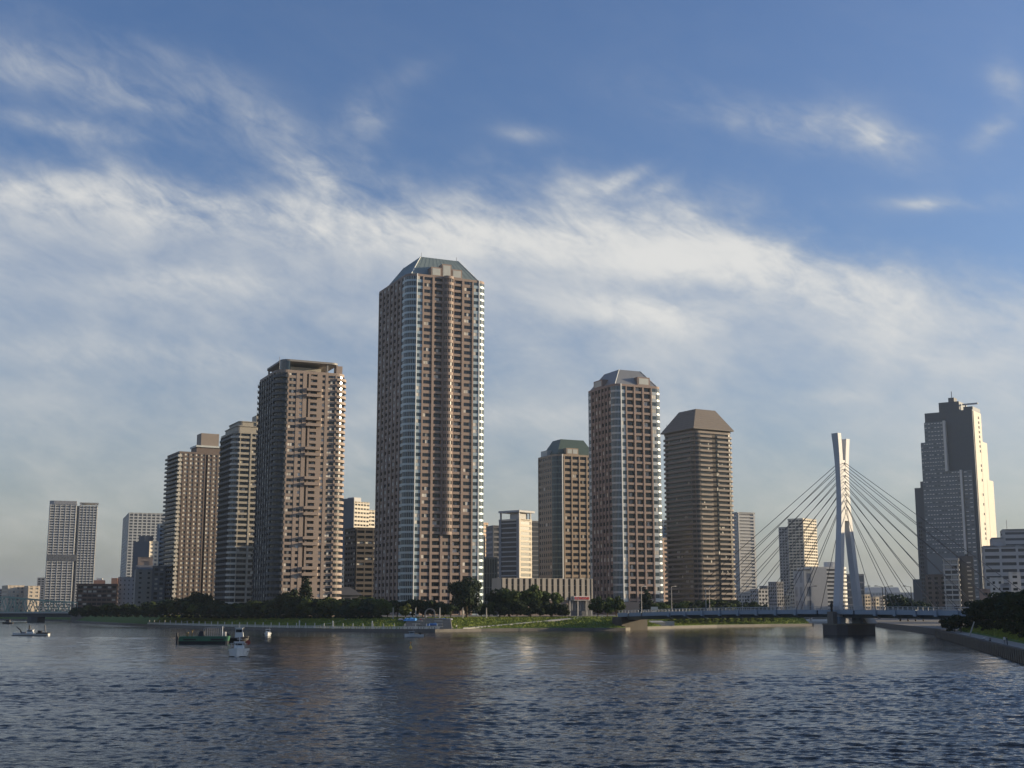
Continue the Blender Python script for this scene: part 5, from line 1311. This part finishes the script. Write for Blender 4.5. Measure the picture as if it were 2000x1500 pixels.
# people
def person_mesh(name, joints, edges, rad, cuts, mats):
    me = bpy.data.meshes.new(name); me.from_pydata(joints, edges, [])
    o = bpy.data.objects.new(name, me); COL.objects.link(o)
    o.modifiers.new('s', 'SKIN'); sub = o.modifiers.new('d', 'SUBSURF'); sub.levels = 1
    for i, r in enumerate(rad): me.skin_vertices[0].data[i].radius = (r, r)
    me.skin_vertices[0].data[0].use_root = True
    dg = bpy.context.evaluated_depsgraph_get(); ev = o.evaluated_get(dg)
    m2 = bpy.data.meshes.new_from_object(ev); bpy.data.objects.remove(o)
    m2.materials.clear()
    for m in mats: m2.materials.append(m)
    for p in m2.polygons:
        z, y = p.center.z, p.center.y; p.use_smooth = True
        p.material_index = 3 if z > cuts[2] + .12 else (2 if z > cuts[2] else (1 if z > cuts[0] else 0))
    return m2
SK = mat('skin', (.42, .27, .19), .6, vary=0); HAIR = mat('dark_hair', (.02, .016, .013), .6, vary=0)
def cloth(n_, c): return mat('cloth_' + n_, c, .85, vary=.1, scale=3)
STAND = ([(0, 0, .92), (0, 0, 1.15), (0, 0, 1.38), (0, 0, 1.50), (0, -.01, 1.60), (0, -.01, 1.70), (.1, 0, .88), (.11, -.02, .48), (.12, .02, .08), (.12, -.14, .04), (-.1, 0, .88), (-.11, .03, .48), (-.12, .06, .08), (-.12, -.10, .04),
          (.2, 0, 1.40), (.25, .02, 1.12), (.24, -.06, .88), (-.2, 0, 1.40), (-.25, .02, 1.12), (-.24, -.06, .88)],
         [(0, 1), (1, 2), (2, 3), (3, 4), (4, 5), (0, 6), (6, 7), (7, 8), (8, 9), (0, 10), (10, 11), (11, 12), (12, 13), (2, 14), (14, 15), (15, 16), (2, 17), (17, 18), (18, 19)],
         [.14, .13, .13, .055, .1, .09, .09, .065, .045, .04, .09, .065, .045, .04, .06, .045, .035, .06, .045, .035], (.95, 1.2, 1.48))
SIT = ([(0, 0, .14), (0, .03, .36), (0, .02, .58), (0, .02, .69), (0, .0, .79), (0, 0, .88), (.12, -.05, .14), (.16, -.35, .40), (.16, -.55, .06), (.16, -.68, .04), (-.12, -.05, .14), (-.16, -.35, .40), (-.16, -.55, .06), (-.16, -.68, .04),
        (.2, 0, .60), (.26, -.08, .38), (.2, -.3, .42), (-.2, 0, .60), (-.26, -.08, .38), (-.2, -.3, .42)], STAND[1], STAND[2], (.22, .5, .68))
cols = {'white': (.6, .6, .58), 'navy': (.03, .04, .08), 'tan': (.35, .22, .13), 'black': (.02, .02, .02), 'grey': (.2, .2, .2), 'red': (.35, .06, .05)}
PC = {}
def person(pose, top, legs, pos, rot, label):
    k = (pose, top, legs)
    if k not in PC:
        J, E, RA, cu = STAND if pose == 'stand' else SIT
        PC[k] = person_mesh('person', J, E, RA, cu, [cloth(legs, cols[legs]), cloth(top, cols[top]), SK, HAIR])
    tag(inst(PC[k], 'person', None, pos, rot), label, 'person')
person('stand', 'tan', 'black', on_lawn(827, 22, .35), .4, 'person in tan top standing left of the arch')
person('stand', 'white', 'grey', on_lawn(833, 22, .35), -.5, 'person in white top standing before the arch')
person('sit', 'red', 'navy', on_lawn(822, 20, .4), .2, 'person in red top seated by the tarpaulin')
person('sit', 'white', 'black', on_lawn(792, 23.5, .1), 1.0, 'person in white seated behind the large blue tarpaulin')
person('stand', 'navy', 'navy', on_lawn(813, 24, .1), 0, 'person in navy standing behind the large blue tarpaulin')
person('stand', 'white', 'navy', on_lawn(892, 4.5, .0), .8, 'person in white top standing on the promenade')
person('sit', 'grey', 'black', on_lawn(884, 4.0, .0), .3, 'person in grey crouching on the promenade beside the one in white')
person('stand', 'white', 'black', on_lawn(973, 25, .05), 0, 'person in white walking under the trees left of the finned hall')
for px, yy, t_, l_, po, lb in ((1944, 262, 'navy', 'black', 'stand', 'person in navy standing on the right bank path'), (1950, 266, 'white', 'grey', 'stand', 'person in white beside the one in navy on the right bank'), (1917, 292, 'grey', 'black', 'sit', 'person in grey seated on the right bank path'), (1899, 305, 'white', 'navy', 'sit', 'person in white seated farther along the right bank path')):
    person(po, t_, l_, (max(rb_x(yy) + 2.2, ratio(px) * yy), yy, RBW - .35), random.uniform(0, 6), lb)

# ================================================================== HAZE
hm = bpy.data.materials.new('haze'); hm.use_nodes = True
nt = hm.node_tree; nt.nodes.clear()
ho = nt.nodes.new('ShaderNodeOutputMaterial'); pv_ = nt.nodes.new('ShaderNodeVolumePrincipled')
pv_.inputs['Color'].default_value = (.70, .83, .98, 1); pv_.inputs['Density'].default_value = HAZE_DENSITY; pv_.inputs['Anisotropy'].default_value = .2
nt.links.new(pv_.outputs[0], ho.inputs['Volume'])
tag(MB().box(-9500, 9500, -200, 12500, -2.6, 225).build('haze', hm), kind='stuff')
